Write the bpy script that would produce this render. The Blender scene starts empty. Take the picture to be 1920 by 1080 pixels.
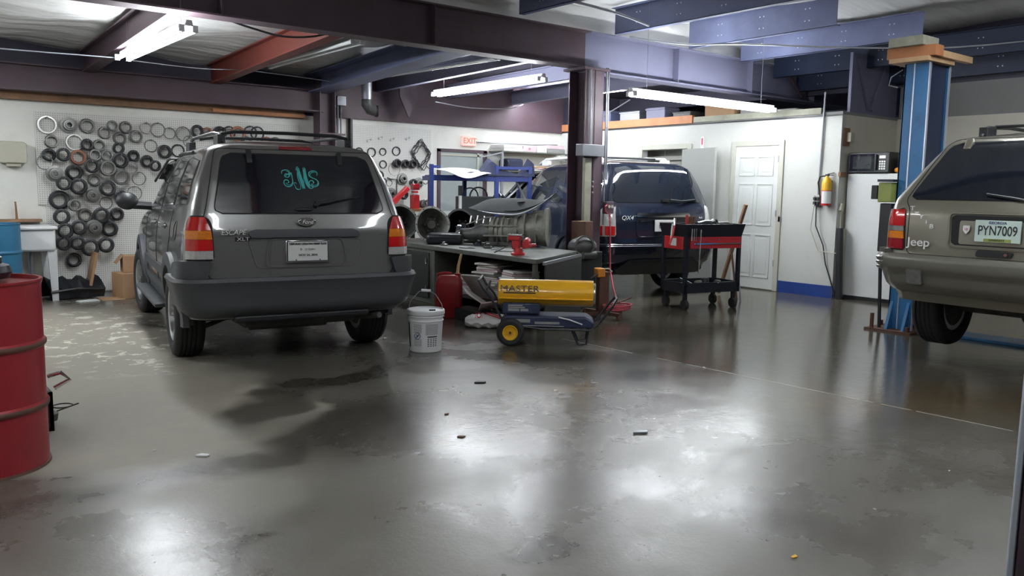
import bpy, bmesh, math, random
import numpy as np
from mathutils import Vector, Matrix
R = math.radians
PI = math.pi
random.seed(7)
scene = bpy.context.scene
COL = scene.collection

# ------------------------------------------------------------------ camera
CAM_H = 1.38; FPX = 1550.0
_p, _r, _y = R(6.85), R(.87), R(38.37)
_f = Vector((math.sin(_y)*math.cos(_p), math.cos(_y)*math.cos(_p), -math.sin(_p)))
_rt = _f.cross(Vector((0, 0, 1))).normalized(); _u = _rt.cross(_f)
_rt, _u = _rt*math.cos(_r)+_u*math.sin(_r), -_rt*math.sin(_r)+_u*math.cos(_r)
cd = bpy.data.cameras.new('camera'); cam = bpy.data.objects.new('camera', cd); COL.objects.link(cam)
cd.sensor_width = 36; cd.lens = 36*FPX/1920; cd.clip_start = .02
cam.matrix_world = Matrix(((_rt.x, _u.x, -_f.x, 0), (_rt.y, _u.y, -_f.y, 0), (_rt.z, _u.z, -_f.z, CAM_H), (0, 0, 0, 1)))
scene.camera = cam
scene.view_settings.view_transform = 'Standard'; scene.view_settings.look = 'None'
scene.view_settings.exposure = 1.05; scene.view_settings.gamma = 1
scene.view_settings.use_curve_mapping = False
try: scene.cycles.use_denoising = True
except Exception: pass
scene.cycles.max_bounces = 8; scene.cycles.diffuse_bounces = 4; scene.cycles.glossy_bounces = 4
scene.cycles.sample_clamp_indirect = 6; scene.cycles.caustics_reflective = False; scene.cycles.caustics_refractive = False
w = bpy.data.worlds.new('world'); scene.world = w; w.use_nodes = True
w.node_tree.nodes['Background'].inputs[0].default_value = (.55, .6, .8, 1)
w.node_tree.nodes['Background'].inputs[1].default_value = .02
TUBE_LIT = 42.0       # radiance of the lit fluorescent tubes

def P(x, y, ax='z', v=0.0):          # point of a known wall or floor plane seen in a direction
    d = _f+_rt*((x-960)/FPX)-_u*((y-540)/FPX); i = 'xyz'.index(ax); o = Vector((0, 0, CAM_H))
    return o+d*((v-o[i])/d[i])

# ------------------------------------------------------------------ materials
MATS = {}
def nt(name):
    m = bpy.data.materials.new(name); m.use_nodes = True
    return m, m.node_tree, m.node_tree.nodes['Principled BSDF']
def mat(name, col, rough=.5, metal=0., var=.0, vscale=6., bump=0., bscale=40., coat=0., dirt=None, dirt_amt=.5, dscale=2.5, emit=None, estr=0, spec=.5, objspace=True):
    if name in MATS: return MATS[name]
    m, t, b = nt(name); L = t.links
    b.inputs['Roughness'].default_value = rough; b.inputs['Metallic'].default_value = metal
    b.inputs['Coat Weight'].default_value = coat; b.inputs['Coat Roughness'].default_value = .05
    b.inputs['Specular IOR Level'].default_value = spec
    c = (*col, 1); b.inputs['Base Color'].default_value = c; m.diffuse_color = c
    tc = t.nodes.new('ShaderNodeTexCoord'); src = tc.outputs['Object']
    out = None
    n = t.nodes.new('ShaderNodeTexNoise'); n.inputs['Scale'].default_value = vscale; n.inputs['Detail'].default_value = 6
    L.new(src, n.inputs['Vector'])
    mx = t.nodes.new('ShaderNodeMix'); mx.data_type = 'RGBA'
    v = max(var, .04)
    mx.inputs[6].default_value = (*[x*(1-v) for x in col], 1); mx.inputs[7].default_value = (*[min(1, x*(1+v)) for x in col], 1)
    L.new(n.outputs['Fac'], mx.inputs[0]); out = mx.outputs[2]
    if dirt is not None:
        n2 = t.nodes.new('ShaderNodeTexNoise'); n2.inputs['Scale'].default_value = dscale; n2.inputs['Detail'].default_value = 9; n2.inputs['Roughness'].default_value = .65
        L.new(src, n2.inputs['Vector'])
        r = t.nodes.new('ShaderNodeValToRGB'); r.color_ramp.elements[0].position = .5; r.color_ramp.elements[1].position = .75
        r.color_ramp.elements[1].color = (dirt_amt,)*3+(1,); r.color_ramp.elements[0].color = (0, 0, 0, 1)
        L.new(n2.outputs['Fac'], r.inputs[0])
        m2 = t.nodes.new('ShaderNodeMix'); m2.data_type = 'RGBA'; L.new(r.outputs[0], m2.inputs[0]); L.new(out, m2.inputs[6]); m2.inputs[7].default_value = (*dirt, 1)
        out = m2.outputs[2]
    L.new(out, b.inputs['Base Color'])
    if bump:
        n3 = t.nodes.new('ShaderNodeTexNoise'); n3.inputs['Scale'].default_value = bscale; n3.inputs['Detail'].default_value = 4; L.new(src, n3.inputs['Vector'])
        bp = t.nodes.new('ShaderNodeBump'); bp.inputs['Strength'].default_value = bump; bp.inputs['Distance'].default_value = .01
        L.new(n3.outputs['Fac'], bp.inputs['Height']); L.new(bp.outputs[0], b.inputs['Normal'])
    if emit: b.inputs['Emission Color'].default_value = (*emit, 1); b.inputs['Emission Strength'].default_value = estr
    MATS[name] = m; return m

def M(n): return MATS[n]
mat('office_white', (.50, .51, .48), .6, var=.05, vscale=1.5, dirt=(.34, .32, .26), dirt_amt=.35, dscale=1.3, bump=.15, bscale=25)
mat('white_wall', (.74, .74, .69), .6, var=.05, vscale=1.5, dirt=(.36, .34, .28), dirt_amt=.35, dscale=1.3, bump=.15, bscale=25)
mat('cream_wall', (.62, .59, .50), .6, var=.05, vscale=1.5, dirt=(.40, .35, .25), dirt_amt=.35, dscale=1.6)
mat('grey_panel', (.23, .23, .225), .7, var=.12, vscale=3)
mat('door_white', (.56, .58, .56), .35, dirt=(.5, .48, .42), dirt_amt=.2, dscale=3)
mat('door_trim', (.42, .42, .36), .5, dirt=(.35, .33, .27), dirt_amt=.4)
mat('door_grey', (.30, .31, .29), .5)
mat('blue_paint', (.012, .04, .20), .45, var=.2, dirt=(.1, .1, .12), dirt_amt=.4)
mat('rack_blue', (.022, .04, .19), .4, var=.15)
mat('lift_blue', (.03, .16, .36), .35, var=.12, vscale=3, dirt=(.02, .05, .1), dirt_amt=.5, dscale=4)
mat('lift_dark', (.015, .025, .06), .5, var=.2)
mat('steel_edge', (.6, .65, .75), .3, metal=.6)
mat('primer_dark', (.075, .048, .062), .55, var=.25, vscale=3, dirt=(.07, .03, .02), dirt_amt=.5)
mat('primer_red', (.16, .035, .025), .55, var=.25, vscale=3, dirt=(.05, .03, .03), dirt_amt=.5)
mat('purlin_haze_blue', (.15, .17, .29), .5, var=.2, vscale=2, dirt=(.04, .04, .08), dirt_amt=.4)  # steel colour carries the bluish haze of the upper right
mat('purlin_haze_violet', (.17, .17, .25), .55, var=.2, vscale=2)  # violet haze glow put into the base colour
mat('roof_dark', (.075, .07, .105), .7, var=.3, vscale=2)
mat('wood_old', (.22, .12, .065), .7, var=.35, vscale=8, dirt=(.1, .05, .03), dirt_amt=.6, dscale=3)
mat('wood_orange', (.42, .17, .07), .6, var=.25, vscale=8, dirt=(.25, .12, .06), dirt_amt=.5)
mat('wood_pine', (.55, .36, .20), .6, var=.2, vscale=12)
mat('wood_grey', (.33, .33, .26), .75, var=.25, vscale=9, dirt=(.15, .14, .1), dirt_amt=.6)
mat('car_grey', (.19, .192, .188), .32, metal=.45, var=.04, vscale=900, coat=1.0, dirt=(.155, .15, .14), dirt_amt=.4)
mat('car_taupe', (.25, .235, .19), .30, metal=.55, var=.04, vscale=900, coat=1.0)
mat('car_black', (.018, .024, .045), .22, metal=.2, coat=1.0, dirt=(.02, .02, .03), dirt_amt=.4)
mat('bumper_grey', (.062, .066, .074), .50, var=.1, bump=.08, bscale=300)
mat('bumper_taupe', (.17, .165, .14), .38, metal=.3, coat=.4, var=.06)
mat('tint_glass', (.010, .013, .020), .05, spec=.6, coat=.6)
mat('side_glass', (.035, .04, .042), .04, spec=.8, coat=1.0)
mat('rubber', (.018, .018, .02), .7, var=.25, vscale=12)
mat('black_plastic', (.018, .019, .022), .4, var=.1)
mat('black_metal', (.02, .022, .03), .38, metal=.3, var=.2)
mat('dark_seam', (.006, .006, .007), .7)
mat('chrome', (.75, .76, .78), .12, metal=1.)
mat('alloy', (.50, .51, .52), .28, metal=.85, var=.08)
mat('lens_red', (.55, .012, .012), .12, coat=1., var=.25, vscale=60)
mat('lens_dark_red', (.28, .012, .02), .15, coat=.7)
mat('lens_amber', (.75, .22, .02), .15, coat=1., var=.3, vscale=60)
mat('lens_clear', (.62, .62, .60), .12, coat=1., metal=.25, var=.25, vscale=50)
mat('plate_white', (.68, .70, .68), .4)
mat('plate_green', (.55, .68, .62), .4, var=.2, vscale=9)
mat('ink', (.02, .02, .025), .5)
mat('ink_grey', (.3, .3, .3), .5)
mat('silver_badge', (.80, .80, .79), .35, metal=.15)
mat('teal', (.05, .42, .40), .5)
mat('drum_red', (.27, .017, .024), .38, var=.12, vscale=4, dirt=(.16, .012, .014), dirt_amt=.6, dscale=3, bump=.1, bscale=12)
mat('rust', (.10, .045, .03), .7, var=.4, vscale=14)
mat('drum_blue', (.02, .13, .24), .45, var=.2, vscale=4)
mat('can_red', (.30, .014, .018), .4, var=.12)
mat('paint_red', (.50, .025, .03), .35, var=.15, coat=.2)
mat('white_plastic', (.72, .73, .74), .35, var=.04)
mat('paper', (.62, .61, .58), .8, var=.15, vscale=10, dirt=(.35, .32, .35), dirt_amt=.5, dscale=9)
mat('paper_pink', (.55, .42, .45), .8, var=.25, vscale=10)
mat('paper_print', (.45, .10, .16), .7, var=.3)
mat('cardboard', (.33, .20, .11), .8, var=.15, vscale=5, dirt=(.12, .07, .04), dirt_amt=.5)
mat('heater_yellow', (.88, .46, .015), .32, coat=.5, var=.06)
mat('heater_blue', (.028, .038, .085), .35, coat=.2, var=.2)
mat('hub_yellow', (.75, .42, .02), .4, var=.15)
mat('yellow', (.70, .42, .02), .45)
mat('orange', (.75, .28, .03), .5, var=.2)
mat('bench_steel', (.13, .14, .125), .42, metal=.45, var=.3, vscale=5, dirt=(.05, .05, .045), dirt_amt=.7, dscale=3)
mat('bench_dark', (.03, .034, .034), .5, metal=.2, var=.3, vscale=5)
mat('cast_alu', (.24, .24, .21), .6, metal=.35, var=.35, vscale=18, dirt=(.05, .045, .04), dirt_amt=.8, dscale=6, bump=.3, bscale=30)
mat('cast_dark', (.09, .09, .088), .55, metal=.4, var=.4, vscale=16, dirt=(.02, .02, .02), dirt_amt=.8, dscale=6, bump=.3, bscale=30)
mat('greasy_black', (.012, .013, .018), .35, var=.4, vscale=12, bump=.4, bscale=25)
mat('ring_bright', (.52, .52, .50), .3, metal=.8, var=.2, vscale=30)
mat('ring_grey', (.22, .22, .21), .4, metal=.6, var=.3, vscale=30)
mat('ring_dark', (.045, .045, .05), .45, metal=.35, var=.4, vscale=30)
mat('ring_rusty', (.30, .13, .08), .6, metal=.3, var=.3, vscale=30)
mat('shield_grey', (.055, .06, .062), .85, spec=.15, var=.15, vscale=5, dirt=(.11, .11, .10), dirt_amt=.4)
mat('cable_black', (.01, .01, .012), .5)
mat('conduit', (.30, .31, .34), .4, metal=.6)
mat('hose_red', (.45, .05, .08), .5)
mat('beige_plastic', (.46, .45, .36), .45, var=.1, dirt=(.3, .28, .2), dirt_amt=.4)
mat('fixture_white', (.75, .76, .78), .4)
mat('tube_off', (.72, .74, .76), .25)
mat('tube_lit', (.9, .95, 1), .3, emit=(.93, .97, 1.0), estr=TUBE_LIT)
mat('tube_fill_near', (.9, .95, 1), .3, emit=(.93, .97, 1.0), estr=TUBE_LIT*.55)  # weaker tubes for the unseen added fixtures
mat('sign_pink', (.72, .50, .46), .5, emit=(.9, .5, .42), estr=.25)
mat('sign_red', (.75, .22, .14), .5)
mat('fridge_white', (.70, .71, .70), .35, var=.03, dirt=(.5, .48, .42), dirt_amt=.2)
mat('lime', (.30, .35, .09), .4)
mat('window_glass', (.32, .36, .36), .12, spec=.7, var=.15, vscale=3)
mat('curtain_white', (.66, .66, .62), .8)
mat('skin_dark', (.015, .02, .05), .8)

def pegboard_mat():
    m, t, b = nt('pegboard'); L = t.links
    tc = t.nodes.new('ShaderNodeTexCoord'); v = t.nodes.new('ShaderNodeVectorMath'); v.operation = 'SCALE'; v.inputs[3].default_value = 1/.0254
    L.new(tc.outputs['Object'], v.inputs[0])
    fr = t.nodes.new('ShaderNodeVectorMath'); fr.operation = 'FRACTION'; L.new(v.outputs[0], fr.inputs[0])
    sb = t.nodes.new('ShaderNodeVectorMath'); sb.operation = 'SUBTRACT'; sb.inputs[1].default_value = (.5, .5, .5); L.new(fr.outputs[0], sb.inputs[0])
    ml = t.nodes.new('ShaderNodeVectorMath'); ml.operation = 'MULTIPLY'; ml.inputs[1].default_value = (1, 0, 1); L.new(sb.outputs[0], ml.inputs[0])
    ln = t.nodes.new('ShaderNodeVectorMath'); ln.operation = 'LENGTH'; L.new(ml.outputs[0], ln.inputs[0])
    mt = t.nodes.new('ShaderNodeMath'); mt.operation = 'LESS_THAN'; mt.inputs[1].default_value = .17; L.new(ln.outputs[1], mt.inputs[0])
    n = t.nodes.new('ShaderNodeTexNoise'); n.inputs['Scale'].default_value = 1.6; n.inputs['Detail'].default_value = 8; L.new(tc.outputs['Object'], n.inputs[0])
    mx0 = t.nodes.new('ShaderNodeMix'); mx0.data_type = 'RGBA'; mx0.inputs[6].default_value = (.78, .78, .74, 1); mx0.inputs[7].default_value = (.62, .61, .57, 1); L.new(n.outputs[0], mx0.inputs[0])
    mx = t.nodes.new('ShaderNodeMix'); mx.data_type = 'RGBA'; mx.inputs[7].default_value = (.10, .10, .09, 1)
    L.new(mt.outputs[0], mx.inputs[0]); L.new(mx0.outputs[2], mx.inputs[6]); L.new(mx.outputs[2], b.inputs[0])
    b.inputs['Roughness'].default_value = .55; MATS['pegboard'] = m
pegboard_mat()

def insulation_mat():
    m, t, b = nt('insulation'); L = t.links
    tc = t.nodes.new('ShaderNodeTexCoord')
    mp = t.nodes.new('ShaderNodeMapping'); mp.inputs['Scale'].default_value = (.35, 2.6, 1); L.new(tc.outputs['Object'], mp.inputs[0])
    n = t.nodes.new('ShaderNodeTexNoise'); n.inputs['Scale'].default_value = 1.6; n.inputs['Detail'].default_value = 5; L.new(mp.outputs[0], n.inputs[0])
    mx = t.nodes.new('ShaderNodeMix'); mx.data_type = 'RGBA'; mx.inputs[6].default_value = (.70, .70, .68, 1); mx.inputs[7].default_value = (.86, .86, .85, 1)
    L.new(n.outputs[0], mx.inputs[0]); L.new(mx.outputs[2], b.inputs[0])
    bp = t.nodes.new('ShaderNodeBump'); bp.inputs['Strength'].default_value = .9; bp.inputs['Distance'].default_value = .12
    L.new(n.outputs[0], bp.inputs['Height']); L.new(bp.outputs[0], b.inputs['Normal'])
    b.inputs['Roughness'].default_value = .42; MATS['insulation'] = m
insulation_mat()

def floor_mat():
    m, t, b = nt('wet_concrete'); L = t.links; N = t.nodes.new
    tc = N('ShaderNodeTexCoord'); src = tc.outputs['Object']
    def noise(scale, det=6, rough=.55, vec=None, dist=0):
        n = N('ShaderNodeTexNoise'); n.inputs['Scale'].default_value = scale; n.inputs['Detail'].default_value = det; n.inputs['Roughness'].default_value = rough
        n.inputs['Distortion'].default_value = dist; L.new(vec or src, n.inputs['Vector']); return n
    def math_(op, a, b_=None, clamp=False):
        n = N('ShaderNodeMath'); n.operation = op; n.use_clamp = clamp
        for i, x in enumerate((a, b_)):
            if x is None: continue
            if isinstance(x, (int, float)): n.inputs[i].default_value = x
            else: L.new(x, n.inputs[i])
        return n.outputs[0]
    # warped coordinates for the edges of puddles and stains
    wn = noise(1.5, 5, .5); sub = N('ShaderNodeVectorMath'); sub.operation = 'SUBTRACT'; sub.inputs[1].default_value = (.5, .5, .5); L.new(wn.outputs['Color'], sub.inputs[0])
    sc = N('ShaderNodeVectorMath'); sc.operation = 'SCALE'; sc.inputs[3].default_value = 1.0; L.new(sub.outputs[0], sc.inputs[0])
    ad = N('ShaderNodeVectorMath'); ad.operation = 'ADD'; L.new(src, ad.inputs[0]); L.new(sc.outputs[0], ad.inputs[1]); wsrc = ad.outputs[0]
    def blob(cx, cy, rx, ry, rot=0, soft=.25):
        mp = N('ShaderNodeMapping'); mp.vector_type = 'TEXTURE'; mp.inputs['Location'].default_value = (cx, cy, 0); mp.inputs['Rotation'].default_value = (0, 0, R(rot)); mp.inputs['Scale'].default_value = (rx, ry, 1000)
        L.new(wsrc, mp.inputs[0]); ln = N('ShaderNodeVectorMath'); ln.operation = 'LENGTH'; L.new(mp.outputs[0], ln.inputs[0])
        mr = N('ShaderNodeMapRange'); mr.inputs[1].default_value = 1-soft; mr.inputs[2].default_value = 1+soft; mr.inputs[3].default_value = 1; mr.inputs[4].default_value = 0
        L.new(ln.outputs[1], mr.inputs[0]); return mr.outputs[0]
    def union(l):
        o = l[0]
        for x in l[1:]: o = math_('MAXIMUM', o, x)
        return o
    DRY = union([blob(1.25, 7.2, .95, 3.4, 0, .18), blob(1.6, 4.95, .62, .75, -20, .12), blob(.9, 4.75, .8, .55, -10, .15), blob(2.05, 4.85, .22, .28, 0, .3)])
    DARK = union([blob(2.75, 5.42, .62, .20, 12, .2), blob(2.0, 4.95, .55, .20, 50, .35), blob(2.2, 4.25, .62, .42, 20, .45), blob(1.35, 4.0, .85, .16, 12, .4),
                  blob(4.15, 3.5, .30, .12, -25, .5), blob(4.7, 4.1, .5, .16, -30, .5), blob(4.2, 5.2, .9, .22, -35, .5), blob(1.95, 2.4, .22, .09, -30, .4), blob(1.1, 3.0, .18, .07, 20, .4), blob(6.5, 5.3, 1.1, .5, -20, .4)])
    RUSTY = union([blob(3.85, 4.22, .30, .15, -30, .35), blob(5.8, 2.4, 1.1, .35, -30, .6)])
    WETTER = union([blob(8.0, 4.6, 4.0, 3.0, 40, .3), blob(5.2, 6.6, 1.6, .9, -30, .3)])
    PALE = union([blob(5.35, 5.15, .45, .25, -20, .15), blob(3.6, 5.3, .5, .18, -25, .2), blob(4.2, 5.1, .25, .12, 0, .3), blob(1.75, 4.7, .26, .12, 10, .25), blob(2.0, 4.7, .18, .2, 0, .4)])
    FLAKE = math_('MULTIPLY', blob(1.7, 8.0, .75, 1.6, 0, .3), math_('GREATER_THAN', noise(5, 9, .7, None, .3).outputs[0], .56))
    n1 = noise(.9, 8, .6); n2 = noise(7, 8, .65); n3 = noise(60, 4, .6)
    def mix(f, a, bb):
        x = N('ShaderNodeMix'); x.data_type = 'RGBA'
        for i, v in ((0, f), (6, a), (7, bb)):
            if isinstance(v, (int, float)): x.inputs[i].default_value = v
            elif isinstance(v, tuple): x.inputs[i].default_value = (*v, 1)
            else: L.new(v, x.inputs[i])
        return x.outputs[2]
    base = mix(n1.outputs[0], (.058, .052, .040), (.140, .130, .108))
    base = mix(math_('MULTIPLY', n2.outputs[0], .35), base, (.17, .165, .15))
    base = mix(math_('MULTIPLY', DRY, .85), base, mix(n2.outputs[0], (.235, .215, .17), (.34, .315, .26)))
    base = mix(math_('MULTIPLY', PALE, .5), base, (.30, .29, .27))
    base = mix(math_('MULTIPLY', DARK, .82), base, (.035, .03, .022))
    base = mix(math_('MULTIPLY', RUSTY, .6), base, (.13, .075, .025))
    base = mix(math_('MULTIPLY', FLAKE, .8), base, (.62, .61, .54))
    spk = math_('GREATER_THAN', noise(34, 3, .5).outputs[0], .73)
    base = mix(math_('MULTIPLY', spk, .6), base, (.03, .028, .025))
    # saw-cut joint across the slab
    mp = N('ShaderNodeMapping'); mp.vector_type = 'TEXTURE'; mp.inputs['Location'].default_value = (5.16, 4.3, 0); mp.inputs['Rotation'].default_value = (0, 0, R(3.2))
    L.new(src, mp.inputs[0]); sx = N('ShaderNodeSeparateXYZ'); L.new(mp.outputs[0], sx.inputs[0])
    jl = math_('LESS_THAN', math_('ABSOLUTE', sx.outputs[0]), .007)
    jl = math_('MULTIPLY', jl, math_('LESS_THAN', sx.outputs[1], 1.4))
    jn = math_('MULTIPLY', jl, math_('GREATER_THAN', noise(3, 2).outputs[0], .42))
    base = mix(math_('MULTIPLY', jn, .8), base, (.50, .49, .45))
    right = N('ShaderNodeMapRange'); right.inputs[1].default_value = -.03; right.inputs[2].default_value = .06; L.new(sx.outputs[0], right.inputs[0])
    base = mix(math_('MULTIPLY', right.outputs[0], .55), base, (.070, .059, .038))
    L.new(base, b.inputs['Base Color'])
    # roughness: water film, drier concrete
    r0 = N('ShaderNodeMapRange'); r0.inputs[1].default_value = .35; r0.inputs[2].default_value = .7; r0.inputs[3].default_value = .20; r0.inputs[4].default_value = .42; L.new(n1.outputs[0], r0.inputs[0])
    def fmix(f, a, v):   # a*(1-f)+v*f
        return math_('ADD', math_('MULTIPLY', a, math_('SUBTRACT', 1, f)), math_('MULTIPLY', f, v))
    rg = fmix(right.outputs[0], r0.outputs[0], .15); rg = fmix(DRY, rg, .62); rg = fmix(math_('MULTIPLY', DARK, .7), rg, .24); rg = fmix(math_('MULTIPLY', WETTER, .8), rg, .10)
    rg = math_('ADD', rg, math_('MULTIPLY', math_('SUBTRACT', n2.outputs[0], .5), .16), True)
    rg = math_('MAXIMUM', rg, .05)
    L.new(rg, b.inputs['Roughness']); b.inputs['Specular IOR Level'].default_value = .62
    h = math_('ADD', math_('MULTIPLY', n2.outputs[0], .6), math_('MULTIPLY', n3.outputs[0], .16)); h = math_('SUBTRACT', h, math_('MULTIPLY', jl, .8))
    bp = N('ShaderNodeBump'); bp.inputs['Strength'].default_value = .22; bp.inputs['Distance'].default_value = .012
    L.new(h, bp.inputs['Height']); L.new(bp.outputs[0], b.inputs['Normal'])
    MATS['floor'] = m
floor_mat()

# ------------------------------------------------------------------ helpers
def tag(o, label=None, cat=None, group=None, kind=None):
    if label: o['label'] = label
    if cat: o['category'] = cat
    if group: o['group'] = group
    if kind: o['kind'] = kind
    return o
def thing(name, label, cat, loc=(0, 0, 0), rz=0, group=None, rx=0, ry=0):
    o = bpy.data.objects.new(name, None); COL.objects.link(o); o.location = loc; o.rotation_euler = (R(rx), R(ry), R(rz)); o.empty_display_size = .1
    return tag(o, label, cat, group)
class MB:
    def __init__(s): s.bm = bmesh.new()
    def idx(s): s.bm.verts.index_update(); return s
    def face(s, pts):
        vs = [s.bm.verts.new(p) for p in pts]; return s.bm.faces.new(vs)
    def box(s, a, b, T=None):
        x0, y0, z0 = a; x1, y1, z1 = b
        v = [Vector(p) for p in ((x0, y0, z0), (x1, y0, z0), (x1, y1, z0), (x0, y1, z0), (x0, y0, z1), (x1, y0, z1), (x1, y1, z1), (x0, y1, z1))]
        if T: v = [T @ p for p in v]
        v = [s.bm.verts.new(p) for p in v]
        for f in ((0, 3, 2, 1), (4, 5, 6, 7), (0, 1, 5, 4), (1, 2, 6, 5), (2, 3, 7, 6), (3, 0, 4, 7)): s.bm.faces.new([v[i] for i in f])
        return s
    def cbox(s, c, size, rz=0, rx=0, ry=0):
        T = Matrix.Translation(c) @ Matrix.Rotation(R(rz), 4, 'Z') @ Matrix.Rotation(R(ry), 4, 'Y') @ Matrix.Rotation(R(rx), 4, 'X')
        h = [k/2 for k in size]; return s.box([-k for k in h], h, T)
    def bar(s, p0, p1, w_, h_):          # rectangular bar between points
        p0 = Vector(p0); p1 = Vector(p1); d = p1-p0; q = d.to_track_quat('X', 'Z').to_matrix().to_4x4(); q.translation = p0
        return s.box((0, -w_/2, -h_/2), (d.length, w_/2, h_/2), q)
    def tube(s, pts, r, n=8, closed=False, caps=True):
        pts = [Vector(p) for p in pts]; k = len(pts); rings = []; prev = None
        for i, p in enumerate(pts):
            if closed: d = pts[(i+1) % k]-pts[i-1]
            else: d = pts[min(i+1, k-1)]-pts[max(i-1, 0)]
            d = d.normalized() if d.length > 1e-9 else Vector((0, 0, 1))
            if prev is None:
                a = d.orthogonal().normalized()
            else:
                a = (prev-d*prev.dot(d)); a = a.normalized() if a.length > 1e-6 else d.orthogonal().normalized()
            prev = a; b_ = d.cross(a); rr = r[i] if isinstance(r, (list, tuple)) else r
            rings.append([s.bm.verts.new(p+(a*math.cos(2*PI*j/n)+b_*math.sin(2*PI*j/n))*rr) for j in range(n)])
        for i in range(k if closed else k-1):
            A, B = rings[i], rings[(i+1) % k]
            for j in range(n):
                try: s.bm.faces.new((A[j], A[(j+1) % n], B[(j+1) % n], B[j]))
                except ValueError: pass
        if caps and not closed:
            s.bm.faces.new(rings[0][::-1]); s.bm.faces.new(rings[-1])
        return s
    def cyl(s, p0, p1, r, n=20, r2=None): return s.tube([p0, p1], [r, r if r2 is None else r2], n)
    def lathe(s, prof, n=32, T=None, closed=False):   # prof of (radius, height) about local Z
        T = T or Matrix.Identity(4); rings = []
        for r_, z in prof:
            if r_ < 1e-6: rings.append([s.bm.verts.new(T @ Vector((0, 0, z)))])
            else: rings.append([s.bm.verts.new(T @ Vector((r_*math.cos(2*PI*j/n), r_*math.sin(2*PI*j/n), z))) for j in range(n)])
        m_ = len(rings)
        for i in range(m_ if closed else m_-1):
            A, B = rings[i], rings[(i+1) % m_]
            for j in range(n):
                a, b_, c, d = A[j % len(A)], A[(j+1) % len(A)], B[(j+1) % len(B)], B[j % len(B)]
                vs = []
                for v in (a, b_, c, d):
                    if v not in vs: vs.append(v)
                if len(vs) >= 3:
                    try: s.bm.faces.new(vs)
                    except ValueError: pass
        return s
    def prism(s, poly, axis, a, b_):      # polygon in the two other axes, extruded along axis
        def mk(p, t):
            return {'x': (t, p[0], p[1]), 'y': (p[0], t, p[1]), 'z': (p[0], p[1], t)}[axis]
        A = [s.bm.verts.new(mk(p, a)) for p in poly]; B = [s.bm.verts.new(mk(p, b_)) for p in poly]; n = len(poly)
        s.bm.faces.new(A); s.bm.faces.new(B[::-1])
        for i in range(n): s.bm.faces.new((A[i], B[i], B[(i+1) % n], A[(i+1) % n]))
        return s
    def grid(s, rows, close_u=False):
        V = [[s.bm.verts.new(p) for p in r_] for r_ in rows]
        for i in range(len(V)-1):
            m_ = len(V[i])
            for j in range(m_ if close_u else m_-1):
                s.bm.faces.new((V[i][j], V[i][(j+1) % m_], V[i+1][(j+1) % m_], V[i+1][j]))
        return V
    def ball(s, c, r, u=14, v=8, sc=(1, 1, 1)):
        prof = [(math.sin(PI*i/v), -math.cos(PI*i/v)) for i in range(v+1)]
        T = Matrix.Translation(c) @ Matrix.Diagonal((r*sc[0], r*sc[1], r*sc[2], 1)); return s.lathe(prof, u, T)
    def build_each(s, name, m=None, parent=None, **k):      # every separate piece becomes an object of its own
        s.idx(); bm = s.bm; seen = set(); out = []; bm.verts.ensure_lookup_table()
        for v0 in bm.verts:
            if v0.index in seen: continue
            isl = []; st = [v0]; seen.add(v0.index)
            while st:
                v = st.pop(); isl.append(v)
                for e in v.link_edges:
                    o_ = e.other_vert(v)
                    if o_.index not in seen: seen.add(o_.index); st.append(o_)
            nb = MB(); mp = {v.index: nb.bm.verts.new(v.co) for v in isl}
            for f in {f for v in isl for f in v.link_faces}: nb.bm.faces.new([mp[v.index] for v in f.verts])
            out.append(nb.build(name, m, parent, **k))
        bm.free(); return out
    def build(s, name, m=None, parent=None, bevel=0, smooth=True, label=None, seg=2, ang=35, weld=False):
        bm = s.bm
        if weld: bmesh.ops.remove_doubles(bm, verts=bm.verts, dist=1e-5)
        bmesh.ops.recalc_face_normals(bm, faces=bm.faces)
        me = bpy.data.meshes.new(name); bm.to_mesh(me); bm.free()
        if smooth:
            for p in me.polygons: p.use_smooth = True
            me.set_sharp_from_angle(angle=R(ang))
        o = bpy.data.objects.new(name, me); COL.objects.link(o)
        if m: me.materials.append(M(m) if isinstance(m, str) else m)
        if parent: o.parent = parent
        if bevel:
            b_ = o.modifiers.new('bevel', 'BEVEL'); b_.width = bevel; b_.segments = seg; b_.limit_method = 'ANGLE'; b_.angle_limit = R(40); b_.harden_normals = False
        if label: o['label'] = label
        return o
def struct(name, mb, m, **k): return tag(mb.build(name, m, **k), kind='structure')
def lettering(txt, size, M4, m, parent=None, name='lettering', depth=.0015, align='CENTER', shear=0, sx=1, bold=0):
    cu = bpy.data.curves.new(name, 'FONT'); cu.body = txt; cu.size = size; cu.extrude = depth; cu.align_x = align; cu.align_y = 'CENTER'; cu.shear = shear; cu.offset = bold
    ob = bpy.data.objects.new('t', cu); COL.objects.link(ob); dg = bpy.context.evaluated_depsgraph_get(); dg.update()
    me = bpy.data.meshes.new_from_object(ob.evaluated_get(dg)); bpy.data.objects.remove(ob); bpy.data.curves.remove(cu)
    me.name = name; me.transform(Matrix.Diagonal((sx, 1, 1, 1))); me.transform(M4); me.materials.clear(); me.materials.append(M(m))
    o = bpy.data.objects.new(name, me); COL.objects.link(o)
    if parent: o.parent = parent
    return o
def frame(o, xdir, up):                     # matrix: text x along xdir, text y along up, facing x cross up
    X = Vector(xdir).normalized(); U = Vector(up); U = (U-X*U.dot(X)).normalized(); Z = X.cross(U)
    return Matrix(((X.x, U.x, Z.x, o[0]), (X.y, U.y, Z.y, o[1]), (X.z, U.z, Z.z, o[2]), (0, 0, 0, 1)))
def copy_tree(o, parent=None):
    c = o.copy(); COL.objects.link(c)
    if parent: c.parent = parent
    for ch in list(o.children): copy_tree(ch, c)
    return c
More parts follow.
